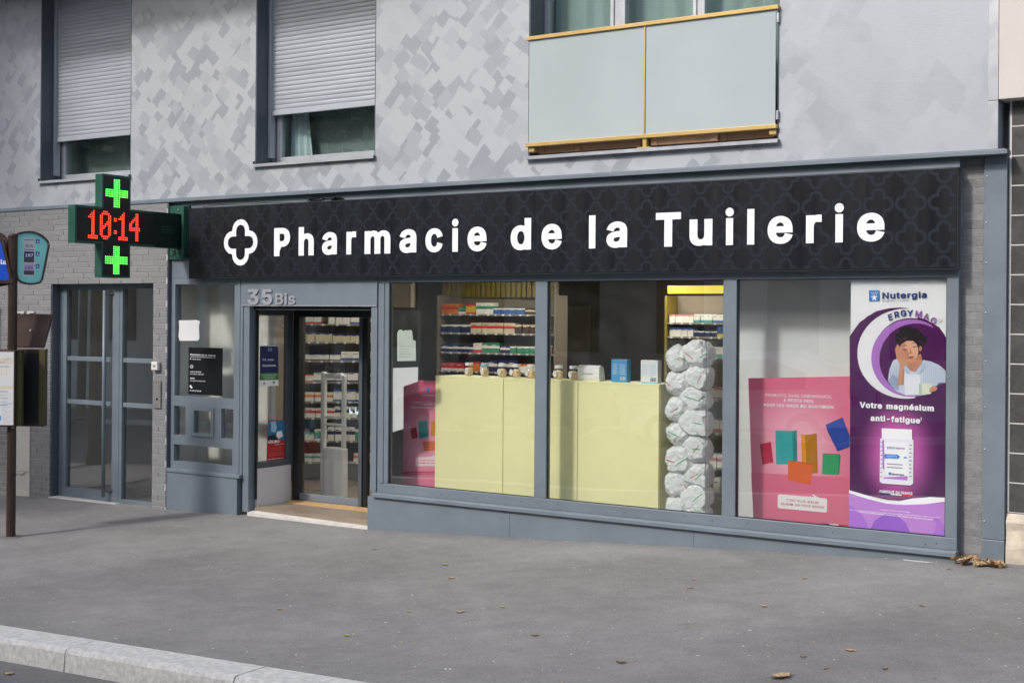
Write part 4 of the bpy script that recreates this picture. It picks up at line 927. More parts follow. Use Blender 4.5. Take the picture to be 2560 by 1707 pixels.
# acrylic column with bags
ac = empty('acrylic_column', (3.28, .27, -.2), 'clear acrylic collection column filled with white bags in the middle window', 'column')
box('front_sheet', m_acryl, 3.05, 3.432, .118, .122, -.2, 1.56, ac); box('side_sheet', m_acryl, 3.4325, 3.4365, .118, .43, -.2, 1.56, ac); box('side_sheet', m_acryl, 3.0455, 3.0495, .118, .43, -.2, 1.56, ac); box('back_sheet', m_acryl, 3.05, 3.432, .426, .43, -.2, 1.56, ac)
box('corner_edge', M('acrylic_edge', (.25, .27, .28), .3), 3.4325, 3.437, .1135, .1175, -.2, 1.56, ac); box('base_plate', m_white, 3.04, 3.44, .112, .436, -.2145, -.2005, ac)
def bagmat():
    m = bpy.data.materials.new('white_plastic_bag'); m.use_nodes = True; nt = m.node_tree; p = nt.nodes['Principled BSDF']; L = nt.links.new
    p.inputs['Base Color'].default_value = (.94, .95, .945, 1); p.inputs['Roughness'].default_value = .32; p.inputs['Subsurface Weight'].default_value = 0
    g = nd(nt, 'ShaderNodeNewGeometry')
    h = None
    for scl, amp in ((20, 1.0), (46, .45)):
        n = nd(nt, 'ShaderNodeTexNoise'); n.inputs['Scale'].default_value = scl*.5; L(g.outputs['Position'], n.inputs['Vector'])
        ad = nd(nt, 'ShaderNodeMixRGB', blend_type='ADD'); ad.inputs[0].default_value = .05; L(g.outputs['Position'], ad.inputs[1]); L(n.outputs['Color'], ad.inputs[2])
        v = nd(nt, 'ShaderNodeTexVoronoi'); v.inputs['Scale'].default_value = scl; L(ad.outputs[0], v.inputs['Vector'])
        q = nd(nt, 'ShaderNodeMath', operation='MULTIPLY'); q.inputs[1].default_value = amp; L(v.outputs['Distance'], q.inputs[0])
        if h is None: h = q.outputs[0]
        else:
            sm_ = nd(nt, 'ShaderNodeMath', operation='ADD'); L(h, sm_.inputs[0]); L(q.outputs[0], sm_.inputs[1]); h = sm_.outputs[0]
    b = nd(nt, 'ShaderNodeBump'); b.inputs['Strength'].default_value = .5; b.inputs['Distance'].default_value = .018; L(h, b.inputs['Height']); L(b.outputs[0], p.inputs['Normal'])
    p.inputs['Roughness'].default_value = .22
    cr = nd(nt, 'ShaderNodeValToRGB'); cr.color_ramp.elements[0].color = (.94, .95, .945, 1); cr.color_ramp.elements[1].color = (.82, .90, .85, 1); cr.color_ramp.elements[0].position = .56; cr.color_ramp.elements[1].position = .74
    tl = nd(nt, 'ShaderNodeBsdfTranslucent'); tl.inputs[0].default_value = (.92, .95, .93, 1); ms = nd(nt, 'ShaderNodeMixShader'); ms.inputs[0].default_value = .15; L(p.outputs[0], ms.inputs[1]); L(tl.outputs[0], ms.inputs[2]); L(ms.outputs[0], nt.nodes['Material Output'].inputs[0])
    n2 = nd(nt, 'ShaderNodeTexNoise'); n2.inputs['Scale'].default_value = 14; L(g.outputs['Position'], n2.inputs['Vector']); L(n2.outputs[0], cr.inputs[0]); L(cr.outputs[0], p.inputs['Base Color'])
    return m
m_bag = bagmat(); m_rib_g = M('green_tape', (.05, .42, .14), .4); m_rib_r = M('red_tape', (.62, .04, .05), .4)
BG = [(3.14, 1.40, .115), (3.31, 1.44, .13), (3.33, 1.25, .12), (3.14, 1.20, .125), (3.30, 1.08, .125), (3.13, .98, .12), (3.31, .88, .135), (3.15, .78, .12), (3.32, .67, .125), (3.16, .56, .14), (3.34, .45, .12), (3.14, .36, .13), (3.32, .27, .13), (3.14, .15, .13), (3.32, .09, .13), (3.14, -.05, .13), (3.32, -.08, .12)]
bagwords = ['topmost on the left, with an open neck', 'topmost on the right', 'second down on the right', 'second down on the left', 'third down, in the centre', 'bulging out left, fourth down', 'fourth down on the right', 'fifth down on the left', 'fifth down on the right', 'large, in the middle of the lower half', 'small, on the right of the lower half', 'seventh down on the left', 'seventh down on the right', 'eighth down on the left', 'eighth down on the right', 'bottom left', 'bottom right']
def bagk(p, off):
    """radius of a knotted bag in direction p: soft bulges, creases and folds gathered at the knot"""
    ax = Vector((math.sin(off.x*2.1)*.8, -.5+.4*math.cos(off.y), .75*(1 if math.sin(off.x*5) > -.4 else -1))).normalized(); c = max(-1, min(1, p.dot(ax))); th = math.acos(c)
    u = ax.orthogonal().normalized(); v = ax.cross(u); ph = math.atan2(p.dot(v), p.dot(u))
    k = 1+.15*noise.noise(p*1.2+off)+.07*noise.noise(p*2.6+off)
    k += .055*math.sin(9*ph+4*noise.noise(p*2+off))*math.exp(-th*.9)*min(1, th*3)
    k -= .075*max(0, 1-abs(noise.noise(p*2.3+off*1.7))*9) + .045*max(0, 1-abs(noise.noise(p*4.4+off*.6))*8)
    return k + .22*math.exp(-(th/.22)**2)
for i, (x, z, r) in enumerate(BG):
    g = empty('plastic_bag', (x, .25, z-r), 'white knotted plastic bag in the acrylic column, ' + bagwords[i], 'bag', 'white bags in the acrylic column')
    bm = bmesh.new(); bmesh.ops.create_icosphere(bm, subdivisions=5, radius=1); rr = random.Random(i*7+1); off = Vector((i*3.1, i*1.7, 0)); yc = .245 if i % 2 else .225
    for v in bm.verts:
        p = v.co.copy(); k = bagk(p, off)
        q = p*r*k; q.z *= .92; q.x *= 1.1
        q = Vector((max(3.056-x, min(3.426-x, q.x)), max(.128-yc, min(.42-yc, q.y*1.1)), q.z)); v.co = Vector((x, yc, z))+q
    me = bpy.data.meshes.new('film'); 
    for v in bm.verts: v.co -= Vector((x, yc, z))
    bm.to_mesh(me); bm.free(); me.materials.append(m_bag); me.polygons.foreach_set('use_smooth', [True]*len(me.polygons))
    link(bpy.data.objects.new('film', me), g, (x, yc, z))
    for mm, nn in ((m_rib_g, 'green_stripe'), (m_rib_r, 'red_stripe')):
        if rr.random() < .72:
            mb = MB(); a0 = rr.uniform(-.9, .5); n = 7; L = rr.uniform(.5, 1.1)*(1 if nn[0] == 'g' else .6); tl = rr.uniform(-.7, .7); pts = []
            for k in range(n):
                th = a0+L*k/(n-1); dirv = Vector((math.sin(th), -math.cos(th), tl*(k/(n-1)-.5)+rr.uniform(-.03, .03))).normalized()
                kk = bagk(dirv, off)
                q = dirv*r*kk*1.015; q.z *= .92; q.x *= 1.1; q = Vector((max(3.056-x, min(3.426-x, q.x)), max(.1265-yc, min(.42-yc, q.y*1.1)), q.z)); pts.append(Vector((x, yc, z))+q)
            for p, q in zip(pts[:-1], pts[1:]): mb.add([p+Vector((0, -.001, -.0035)), q+Vector((0, -.001, -.0035)), q+Vector((0, -.001, .0035)), p+Vector((0, -.001, .0035))], [(0, 1, 2, 3)])
            mb.build(nn, mm, g, fix=False)
    if i in (0,):
        mb = MB().lathe((x-.02, yc, z+r*.7), [(.05, 0), (.06, .05), (.065, .085)], 14); mb.build('open_neck', m_acryl, g)
# ================================================================== posters and notices (flat print, each piece 0.4 mm above the one below)
class Sheet:
    """flat print in the plane y = Y, drawn in the pixels of an enlargement (x0, y0, scale) of the photograph"""
    def __init__(s, root, x0, y0, sc_, Y): s.r = root; s.a = (x0, y0, sc_); s.Y = Y; s.n = 0
    def p(s, x, y): return at(s.a[0]+x/s.a[2], s.a[1]+y/s.a[2], s.Y)
    def lift(s): s.n += 1; return -.00009*s.n
    def poly(s, pts, mat, name='print_shape'):
        d = s.lift(); return MB().poly([s.p(*q)+Vector((0, d, 0)) for q in pts]).build(name, mat, s.r, fix=False)
    def ell(s, cx, cy, rx, ry, mat, a0=0, a1=360, n=40, name='print_shape', clip=None):
        P = [(cx+rx*math.cos(math.radians(a0+(a1-a0)*i/n)), cy-ry*math.sin(math.radians(a0+(a1-a0)*i/n))) for i in range(n+1)]
        if clip: P = [(min(max(x, clip[0]), clip[1]), min(max(y, clip[2]), clip[3])) for x, y in P]
        if abs(a1-a0) >= 360: P.pop()
        return s.poly(P, mat, name)
    def text(s, t, x0, y0, x1, y1, h, mat, bold=.03, font=True, space=0.0):
        a = s.p(x0, y0); b = s.p(x1, y1); c = s.p(x0, y0-h); d = s.lift(); dirx = (b-a); L = dirx.length
        return txt(t, a+Vector((0, d, 0)), L, c.z-a.z, mat, s.r, bold=bold, X=dirx/L, font=font, space=space)
def pm(name, r, g, b, rough=.3): return M(name, rgb(r, g, b), rough)
pw = pm('print_white', 236, 236, 238); p_navy = pm('print_navy', 40, 56, 110); p_sky = pm('print_sky_blue', 50, 130, 200); p_plum = pm('print_plum', 84, 26, 88); p_lil = pm('print_lilac', 178, 120, 200); p_mauve = pm('print_mauve', 160, 100, 200); p_vio = pm('print_violet', 138, 80, 190); p_grey = pm('print_grey', 130, 130, 138); p_skin = pm('print_skin', 208, 152, 122); p_skin2 = pm('print_skin_shade', 176, 116, 92); p_hair = pm('print_dark_hair', 38, 30, 34); p_shirt = pm('print_pale_shirt', 206, 214, 228); p_shirt2 = pm('print_shirt_fold', 168, 180, 206); p_cup = pm('print_cup', 222, 226, 210); p_red = pm('print_red', 205, 52, 48); p_mag = pm('print_magenta_grey', 140, 90, 150)
# tall magnesium poster
ps = empty('poster', (4.98, .045, .17), 'tall purple magnesium supplement poster filling the right window', 'poster')
S = Sheet(ps, 1800, 660, 2.063, .046)
q = [S.p(675, 60), S.p(1172, 50), S.p(1163, 1412), S.p(666, 1364)]; xa, xb = (q[0].x+q[3].x)/2, 5.388
box('sheet', pw, xa, xb, .046, .0475, .168, 2.052, ps)
def cl(P): return [(max(x, 674), y) for x, y in P]
c1 = S.p(915, 980); m_glow = radial('print_magenta_glow', rgb(236, 120, 205), rgb(84, 26, 88), c1.x, c1.z, .46, 1.45)
S.poly([(673, 372)]+[(690, 345), (720, 305), (760, 270), (810, 242), (870, 228), (930, 224), (975, 228)]+[(930, 240), (860, 300), (820, 420), (850, 560), (960, 680)]+[(1080, 640), (1168, 480), (1166, 1205), (1080, 1200), (940, 1222), (860, 1215), (760, 1192), (668, 1165)], m_glow)
S.poly([(668, 372), (720, 300), (800, 246), (900, 226), (1000, 232), (1080, 262), (1130, 310), (1168, 385), (1167, 700), (670, 700)], p_plum)
S.poly([(975, 222), (1170, 222), (1170, 380), (1130, 325), (1060, 285), (975, 262)], pw)
ring_o = [(960+252*math.cos(t)*1.0, 462-232*math.sin(t)) for t in [math.radians(a) for a in range(80, 281, 8)]]
ring_i = [(985+195*math.cos(t)*1.0, 468-190*math.sin(t)) for t in [math.radians(a) for a in range(280, 79, -8)]]
S.poly(ring_o+ring_i, pw)
ri2 = [(985+205*math.cos(t), 485-200*math.sin(t)) for t in [math.radians(a) for a in range(60, 286, 8)]]; ri3 = [(1010+188*math.cos(t), 492-186*math.sin(t)) for t in [math.radians(a) for a in range(285, 59, -8)]]
S.poly(ri2+ri3, p_lil)
S.poly([(1010+188*math.cos(t), 492-186*math.sin(t)) for t in [math.radians(a) for a in range(30, 331, 10)]]+[(1166, 600), (1168, 380)], p_plum)
# woman in a pale shirt resting her head on her hand, mug in the other hand
def oval(cx, cy, rx, ry, rot, mat, n=26):
    c, q = math.cos(rot), math.sin(rot); S.poly([(cx+rx*math.cos(t)*c-ry*math.sin(t)*q, cy+rx*math.cos(t)*q+ry*math.sin(t)*c) for t in [2*math.pi*i/n for i in range(n)]], mat)
p_sk3 = pm('print_skin_light', 226, 176, 146); p_sk4 = pm('print_skin_mid', 196, 138, 110); p_hair2 = pm('print_hair_sheen', 62, 46, 46)
for hx, hy, hr in ((925, 372, 22), (950, 352, 24), (980, 345, 24), (1008, 352, 22), (1030, 368, 20), (1046, 388, 17), (1058, 400, 12), (915, 395, 14), (965, 372, 30), (1000, 380, 30), (938, 338, 12), (962, 332, 11), (1062, 382, 9), (1040, 418, 13), (1030, 445, 9)): oval(hx, hy, hr, hr*.85, .3, p_hair, 14)
for hx, hy in ((945, 350), (985, 344), (1022, 362), (962, 366)): oval(hx, hy, 9, 3, -.5, p_hair2, 10)
S.poly([(866, 604), (874, 545), (892, 500), (915, 484), (940, 500), (975, 530), (1010, 548), (1036, 520), (1048, 494), (1090, 503), (1130, 520), (1164, 550), (1165, 612), (1130, 612), (1095, 652), (1060, 674), (960, 677), (905, 652)], p_shirt)
S.poly([(948, 545), (980, 572), (1008, 566), (1030, 545), (1035, 674), (955, 676)], pm('print_white_top', 230, 232, 238))
S.poly([(966, 500), (1036, 462), (1044, 500), (1036, 528), (1010, 556), (984, 552), (966, 530)], p_sk4)
S.poly([(866, 604), (890, 566), (920, 590), (925, 652), (898, 646)], p_shirt2)
oval(974, 444, 46, 64, -.30, p_skin); oval(988, 438, 34, 50, -.30, p_sk3); oval(956, 462, 18, 30, -.3, p_sk4)
S.poly([(925, 405), (945, 388), (975, 378), (1005, 382), (1028, 404), (1036, 432), (1022, 412), (995, 396), (962, 396), (938, 412), (928, 428)], p_hair)
oval(1034, 436, 8, 14, .1, p_sk4, 12)
S.poly([(938, 424), (950, 417), (966, 419), (965, 422), (951, 421)], p_hair); S.poly([(990, 410), (1003, 402), (1017, 404), (1016, 408), (1003, 406)], p_hair)
S.poly([(942, 438), (955, 442), (968, 438), (967, 441), (955, 446), (943, 441)], p_hair); S.poly([(994, 424), (1006, 427), (1018, 421), (1018, 424), (1006, 431), (995, 427)], p_hair)
S.poly([(982, 424), (987, 452), (994, 458), (984, 464), (972, 461), (979, 452)], p_sk4); S.poly([(970, 482), (984, 476), (1004, 474), (996, 484), (982, 488)], pm('print_lips', 178, 88, 88)); S.poly([(974, 481), (1000, 476), (998, 478), (976, 483)], pm('print_lip_line', 130, 58, 60))
# hand and forearm against the cheek
S.poly([(903, 440), (912, 418), (921, 414), (926, 428), (934, 424), (940, 440), (948, 444), (954, 470), (972, 490), (972, 512), (952, 548), (948, 622), (914, 626), (924, 560), (928, 520), (912, 486)], p_skin)
for k, (u0, v0, u1, v1) in enumerate(((918, 428, 928, 470), (928, 434, 938, 474), (940, 446, 948, 480))): S.poly([(u0, v0), (u0+2.5, v0), (u1+2, v1), (u1, v1)], p_sk4)
S.poly([(936, 520), (952, 548), (948, 622), (938, 623), (940, 560)], p_sk4)
for k in range(11): S.poly([(1048+11*k, 502+4*k), (1049.5+11*k, 502+4*k), (1054+10*k, 655-4*k), (1052.5+10*k, 655-4*k)], p_shirt2)
for k in range(6): S.poly([(878+8*k, 545-6*k), (879.5+8*k, 545-6*k), (884+7*k, 640), (882.5+7*k, 640)], p_shirt2)
S.poly([(1008, 556), (1038, 518), (1052, 500), (1060, 530), (1030, 566)], pm('print_collar', 190, 203, 226)); S.poly([(958, 520), (980, 552), (964, 566), (946, 535)], pm('print_collar2', 186, 198, 222))
S.poly([(1026, 616), (1095, 614), (1090, 668), (1028, 678)], p_cup); S.poly([(1026, 616), (1042, 616), (1042, 676), (1028, 678)], pm('print_cup_shade', 190, 202, 184)); S.poly([(1082, 640), (1108, 626), (1124, 640), (1114, 654), (1080, 662)], p_skin); S.poly([(1086, 648), (1118, 640), (1118, 643), (1086, 652)], p_sk4)
S.poly([(770, 136), (824, 136), (824, 190), (770, 192)], p_sky)
for k in range(4): S.ell(783+10*k, 148, 3, 3, pw, n=8)
for k in range(3): S.ell(788+10*k, 157, 2.5, 2.5, pw, n=8)
S.poly([(797, 160), (803, 168), (812, 164), (812, 170), (804, 175), (808, 188), (803, 188), (797, 179), (791, 188), (786, 188), (791, 175), (782, 170), (782, 164), (791, 168)], pw)
S.text('Nutergia', 838, 178, 1068, 173, 42, p_navy, .036); S.text('LABORATOIRE', 838, 193, 975, 191, 9, p_grey, .01)
for i, (chh, x, y, rot) in enumerate([('E', 888, 288, .30), ('R', 918, 275, .2), ('G', 948, 267, .1), ('Y', 980, 266, 0)] + [('M', 1022, 268, -.08), ('A', 1062, 280, -.2), ('G', 1098, 298, -.34)]):
    a = S.p(x-14, y+3); d = S.lift(); X = Vector((math.cos(rot), 0, math.sin(rot))); txt(chh, a+Vector((0, d, 0)), None, .062, p_navy if i < 4 else p_mag, ps, bold=.032, X=X, Z=Vector((-math.sin(rot), 0, math.cos(rot))))
S.ell(1136, 292, 8, 8, p_grey, n=14); S.ell(1136, 292, 6, 6, pw, n=14)
S.text('Votre magnésium', 722, 738, 1105, 757, 38, pw, .042); S.text('anti-fatigue', 778, 806, 1034, 820, 38, pw, .042); S.text('1', 1036, 802, 1043, 803, 18, pw, .04)
# pill bottle
S.poly([(836, 846), (992, 852), (992, 905), (836, 900)], pw, 'bottle_print'); S.poly([(828, 898), (1000, 905), (998, 1130), (985, 1140), (840, 1130), (825, 1120)], pm('print_bottle_white', 228, 226, 234), 'bottle_print')
S.poly([(848, 915), (972, 922), (972, 1090), (900, 1096), (862, 1080), (850, 1050)], pw); S.poly([(844, 1098), (970, 1092), (968, 1114), (844, 1104)], p_lil); S.poly([(838, 905), (848, 906), (850, 1060), (840, 1050)], p_lil)
S.text('ERGY', 864, 951, 908, 953, 14, p_navy, .03); S.text('MAG', 911, 953, 954, 955, 14, p_mag, .03)
S.poly([(850, 978), (920, 982), (930, 992), (922, 1004), (850, 1002)], p_sky); S.text('MAGNÉSIUM', 862, 990, 914, 992, 6, pw, .02); S.text('VITAMINES B + ZINC', 856, 1000, 918, 1002, 6, pw, .015)
S.ell(957, 997, 10, 4, p_sky, n=14)
for k in range(9): S.poly([(830, 915+22*k), (838, 916+22*k), (838, 921+22*k), (830, 920+22*k)], p_grey); S.poly([(978, 930+20*k), (992-3*(k % 2), 931+20*k), (992-3*(k % 2), 936+20*k), (978, 935+20*k)], p_grey)
for k in range(2): S.poly([(862, 1026+17*k), (944, 1032+17*k), (944, 1036+17*k), (862, 1030+17*k)], p_grey)
S.poly([(872, 1072), (886, 1073), (886, 1086), (872, 1085)], p_sky); S.text('Nutergia', 890, 1086, 950, 1089, 12, p_navy, .03)
S.text('FABRIQUÉ EN FRANCE', 826, 1176, 995, 1188, 18, pw, .035)
for k, mm in enumerate((p_navy, pw, p_red)): S.poly([(826+57*k, 1178+4*k), (882+57*k, 1182+4*k), (882+57*k, 1188+4*k), (826+57*k, 1184+4*k)], mm)
# white swoosh and lilac foot
S.poly([(668, 1165), (740, 1190), (830, 1215), (900, 1226), (1000, 1206), (1090, 1200), (1165, 1205), (1165, 1222), (1060, 1236), (950, 1240), (860, 1233), (760, 1208), (668, 1178)], pw)
S.poly([(668, 1178), (760, 1208), (860, 1233), (950, 1240), (1060, 1236), (1165, 1222), (1166, 1403), (668, 1358)], p_lil)
S.poly([(778, 1367), (800, 1320), (850, 1288), (910, 1290), (960, 1330), (985, 1386)], p_vio); S.poly([(668, 1240), (720, 1270), (760, 1330), (765, 1366), (668, 1357)], p_mauve)
S.poly([(1090, 1290), (1130, 1310), (1163, 1350), (1166, 1403), (1100, 1397), (1120, 1340)], p_mauve)
for k, (a, b) in enumerate(((826, 982), (672, 1140), (714, 1098))): S.text('Le magnésium contribue à réduire la fatigue' if k == 0 else 'Les compléments alimentaires ne doivent pas se substituer à une alimentation variée et équilibrée' if k == 1 else 'POUR VOTRE SANTÉ, MANGEZ AU MOINS CINQ FRUITS ET LÉGUMES PAR JOUR', a, 1266+10*k-(8 if k else 0), b, 1280+10*k+(18 if k else 0), 7, pw, .012 if k < 2 else .035)

# pink posters (product boxes printed plain)
p_pinkt = pm('print_pink_text', 240, 214, 222)
BOX6 = [('red', [(205, 928), (262, 916), (275, 1022), (220, 1032)], (190, 45, 75), [(205, 928), (215, 936), (228, 1036), (220, 1032)]), ('teal', [(285, 858), (372, 860), (378, 1030), (290, 1030)], (60, 165, 165), [(372, 860), (396, 856), (398, 1014), (378, 1030)]), ('amber', [(418, 876), (438, 880), (448, 1080), (422, 1050)], (225, 150, 40), [(438, 880), (498, 874), (504, 1076), (448, 1080)]), ('blue', [(545, 828), (632, 790), (690, 935), (606, 965)], (45, 75, 165), [(545, 828), (555, 862), (612, 972), (606, 965)]), ('green', [(530, 975), (616, 978), (608, 1085), (526, 1082)], (50, 160, 100), [(616, 978), (622, 990), (614, 1078), (608, 1085)]), ('orange', [(352, 1012), (478, 1036), (468, 1138), (350, 1112)], (226, 105, 50), [(352, 1012), (380, 1014), (482, 1030), (478, 1036)])]
def pink_poster(root, S, quad, dx=0, dy=0, k=1.0, clipx=9999, short=False):
    f = lambda P: [(x*k+dx, y*k+dy) for x, y in P]
    for nme, face, c, side in BOX6:
        if max(x for x, y in f(face)) > clipx: 
            if min(x for x, y in f(face)) > clipx-8: continue
        P = [(min(x, clipx), y) for x, y in f(face)]; Q = [(min(x, clipx), y) for x, y in f(side)]
        mm = pm('print_box_'+nme, *c); S.poly(P, mm, 'box_print')
        if max(x for x, y in Q)-min(x for x, y in Q) > 2: S.poly(Q, pm('print_box_side_'+nme, *[int(v*.8) for v in c]), 'box_print')
ps2 = empty('poster', (4.15, .3, .12), 'pink poster with printed product boxes and speech bubble in right window', 'poster')
S = Sheet(ps2, 1800, 660, 2.063, .30)
c2 = S.p(400, 950); m_pink = radial('print_pink', rgb(240, 176, 194), rgb(224, 112, 142), c2.x, c2.z, .55)
qa = [S.p(145, 588), S.p(730, 578), S.p(730, 1368), S.p(173, 1312)]; qa[2].z = qa[3].z = .06; 
MB().prism([(v.x, .302, v.z) for v in qa], (0, .004, 0)).build('sheet', m_pink, ps2)
S.poly([(160, 1075), (670, 1100), (730, 1104), (730, 1352), (173, 1306)], pm('print_pink_floor', 222, 110, 140))
pink_poster(ps2, S, qa, clipx=716)
S.text('PRODUITS SANS ORDONNANCE,', 235, 682, 578, 692, 20, p_pinkt, .022); S.text('À PETITS PRIX,', 328, 708, 486, 714, 19, pw, .032); S.text('POUR LES MAUX DU QUOTIDIEN.', 226, 732, 592, 745, 19, pw, .032)
S.poly([(298, 1192), (305, 1186), (486, 1200), (472, 1183), (512, 1204), (548, 1208), (553, 1214), (552, 1276), (546, 1280), (304, 1258), (298, 1250)], pw)
S.text("C'EST PLUS MALIN", 343, 1221, 508, 1236, 17, p_red, .02); S.text('QUAND ON PAYE MOINS', 314, 1240, 538, 1260, 17, p_red, .02)
for k, mm in enumerate((p_navy, pw, p_red)): S.poly([(520+46*k, 1335+3*k), (564+46*k, 1338+3*k), (564+46*k, 1344+3*k), (520+46*k, 1341+3*k)], mm)
ps3 = empty('display_card', (.5, .26, -.1), 'pink advertising card half hidden by the yellow counter, left window', 'poster')
S = Sheet(ps3, 940, 680, 2.45, .3155)
qa = [S.p(168, 671), S.p(430, 656), S.p(430, 1320), S.p(168, 1303)]; xa, xb = qa[0].x, qa[1].x
m_pink2 = radial('print_pink_card', rgb(236, 160, 184), rgb(214, 92, 128), xa+.2, .55, .6)
box('sheet', m_pink2, xa, xb, .316, .3215, -.205, 1.13, ps3)
BK = lambda P: [(x*.55+105+0, y*.62+390) for x, y in P]
for nme, P, c in (('red', [(208, 958), (246, 950), (256, 1015), (220, 1022)], (175, 45, 75)), ('teal', [(258, 915), (312, 906), (322, 1010), (264, 1018)], (60, 155, 150)), ('amber', [(334, 914), (400, 910), (400, 1000), (338, 1004)], (215, 140, 60)), ('orange', [(285, 1040), (400, 1030), (400, 1090), (296, 1095)], (220, 110, 70))): S.poly(P, pm('card_box_'+nme, *c), 'box_print')
S.poly([(258, 915), (312, 906), (320, 912), (266, 922)], pm('card_box_top', 90, 185, 178), 'box_print')
S.poly([(310, 708), (328, 708), (328, 730), (319, 738), (310, 730)], p_sky)
S.text('BIOGARAN', 282, 757, 372, 762, 14, p_pinkt, .02); S.text('PRODUITS SANS ORDONNANCE,', 218, 802, 470, 808, 14, p_pinkt, .012); S.text('À PETITS PRIX,', 278, 815, 396, 818, 14, pw, .03); S.text('POUR LES MAUX DU QUOTIDIEN.', 212, 833, 480, 840, 14, pw, .03)
S.poly([(242, 1136), (345, 1128), (352, 1118), (360, 1128), (430, 1128), (430, 1186), (242, 1188)], p_pinkt); S.text("C'EST PLUS MALIN", 272, 1156, 410, 1158, 12, p_red, .02); S.text('QUAND ON PAYE MOINS', 252, 1172, 430, 1174, 12, p_red, .02)
S.poly([(168, 1222), (430, 1218), (430, 1236), (168, 1238)], pm('card_strip', 205, 40, 90)); S.text('Demandez conseil à votre pharmacien', 205, 1233, 420, 1230, 7, p_pinkt, .02)
# papers on the left window
pa = empty('paper_cutout', (.43, .045, 1.2), 'pale hand shaped paper stuck inside the left window', 'paper'); S = Sheet(pa, 940, 680, 2.45, .045)
m_pap = M('greenish_paper', (.55, .60, .54), .7, var=.06, vs=12)
S.poly([(130, 545), (130, 375), (140, 355), (155, 352), (168, 362), (180, 354), (196, 358), (208, 354), (222, 360), (226, 415), (243, 422), (245, 543)], m_pap, 'sheet')
for k in range(5): S.poly([(145, 455+16*k), (225-14*(k % 3), 455+16*k), (225-14*(k % 3), 457+16*k), (145, 457+16*k)], p_grey, 'writing_line')
pa = empty('paper_sheet', (.42, .045, .6), 'plain white paper sheet stuck low inside the left window', 'paper'); S = Sheet(pa, 940, 680, 2.45, .0455)
S.poly([(104, 588), (258, 582), (256, 670), (200, 690), (168, 700), (168, 960), (102, 980)], m_paper, 'sheet')
# notices on the narrow light left of the door
pa = empty('paper_notice', (-2.5, .045, 1.5), 'white paper notice taped on the narrow pane left of the door', 'paper'); S = Sheet(pa, 380, 650, 2.24, .032)
S.poly([(150, 338), (250, 336), (270, 342), (262, 372), (266, 440), (255, 452), (155, 452), (148, 430), (152, 380)], m_paper, 'sheet'); S.poly([(160, 350), (240, 349), (240, 352), (160, 353)], pm('print_faint', 210, 212, 214), 'writing_line')
oh = empty('opening_hours_panel', (-2.2, .04, .9), 'black opening hours panel on the narrow pane left of the door', 'sign'); S = Sheet(oh, 380, 650, 2.24, .0328)
a = S.p(204, 488); b = S.p(395, 765); box('panel', M('black_acrylic', (.012, .012, .013), .25), S.p(204, 600).x, S.p(395, 600).x, .0325, .0335, (S.p(204, 750).z), (S.p(204, 488).z), oh); S.Y = .0322
S.text('Pharmacie de la Tuilerie', 214, 532, 355, 539, 11, pw, .03); S.poly([(214, 540), (355, 546), (355, 548), (214, 542)], pw); S.text('Dr Cécile Vinour', 213, 556, 274, 559, 8, pw, .02)
S.ell(222, 596, 9, 10, pw, n=18); S.ell(222, 596, 7, 8, m_black, n=18); S.poly([(221, 590), (223, 590), (223, 597), (228, 599), (227, 601), (221, 598)], pw)
S.text('Lundi au Vendredi', 214, 627, 275, 630, 9, pw, .03); S.text('9h à 12h30 / 14h à 20h', 214, 640, 290, 643, 8, pw, .02); S.text('Samedi', 214, 664, 239, 665, 9, pw, .03); S.text('9h à 12h30 / 14h30 à 19h', 214, 678, 298, 681, 8, pw, .02)
S.ell(216, 705, 5, 6, pw, n=12); S.ell(222, 713, 5, 5, pw, n=12); S.text('01 42 37 02 83', 213, 733, 275, 737, 9, pw, .03)
# posters on the recess side light (plane x = const)
def side_poster(root, X, quad, mat):
    P = [atx(*q, X) for q in quad]; return MB().prism(P, (-.001, 0, 0)).build('sheet', mat, root)
class SideSheet(Sheet):
    def p(s, x, y): return atx(s.a[0]+x/s.a[2], s.a[1]+y/s.a[2], s.Y)
    def poly(s, pts, mat, name='print_shape'):
        s.n += 1; return MB().poly([s.p(*q)+Vector((.00009*s.n, 0, 0)) for q in pts]).build(name, mat, s.r, fix=False)
    def text(s, t, x0, y0, x1, y1, h, mat, bold=.03, font=True, space=0.0):
        a = s.p(x0, y0); b = s.p(x1, y1); c = s.p(x0, y0-h); s.n += 1; dirx = b-a; L = dirx.length
        return txt(t, a+Vector((.00009*s.n, 0, 0)), L, c.z-a.z, mat, s.r, bold=bold, X=dirx/L, font=font, space=space)
vp = empty('poster', (-1.56, .27, 1.0), 'blue and green vaccination poster on the glass beside the sliding door', 'poster'); S = SideSheet(vp, 600, 740, 6.533, -1.5655)
S.poly([(325, 805), (622, 805), (628, 1462), (306, 1478)], pw, 'sheet'); S.poly([(325, 818), (622, 820), (626, 1250), (324, 1258)], pm('print_dark_blue', 28, 40, 92)); S.poly([(324, 1258), (626, 1250), (626, 1366), (316, 1376)], pm('print_leaf_green', 62, 120, 72))
S.text('Ici, nous', 368, 1052, 548, 1052, 42, pw, .03); S.text('Vaccinons.', 364, 1152, 592, 1145, 46, pw, .03)
S.poly([(460, 850), (475, 845), (475, 895), (460, 900)], pm('print_pale_blue', 150, 165, 205)); S.poly([(480, 850), (524, 850), (524, 898), (480, 898)], pm('print_pale_blue2', 120, 135, 185))
for k in range(3): S.poly([(350+25*k, 1282+30*k), (600-20*k, 1274+30*k), (600-20*k, 1288+30*k), (350+25*k, 1296+30*k)], pm('print_pale_green', 160, 195, 160))
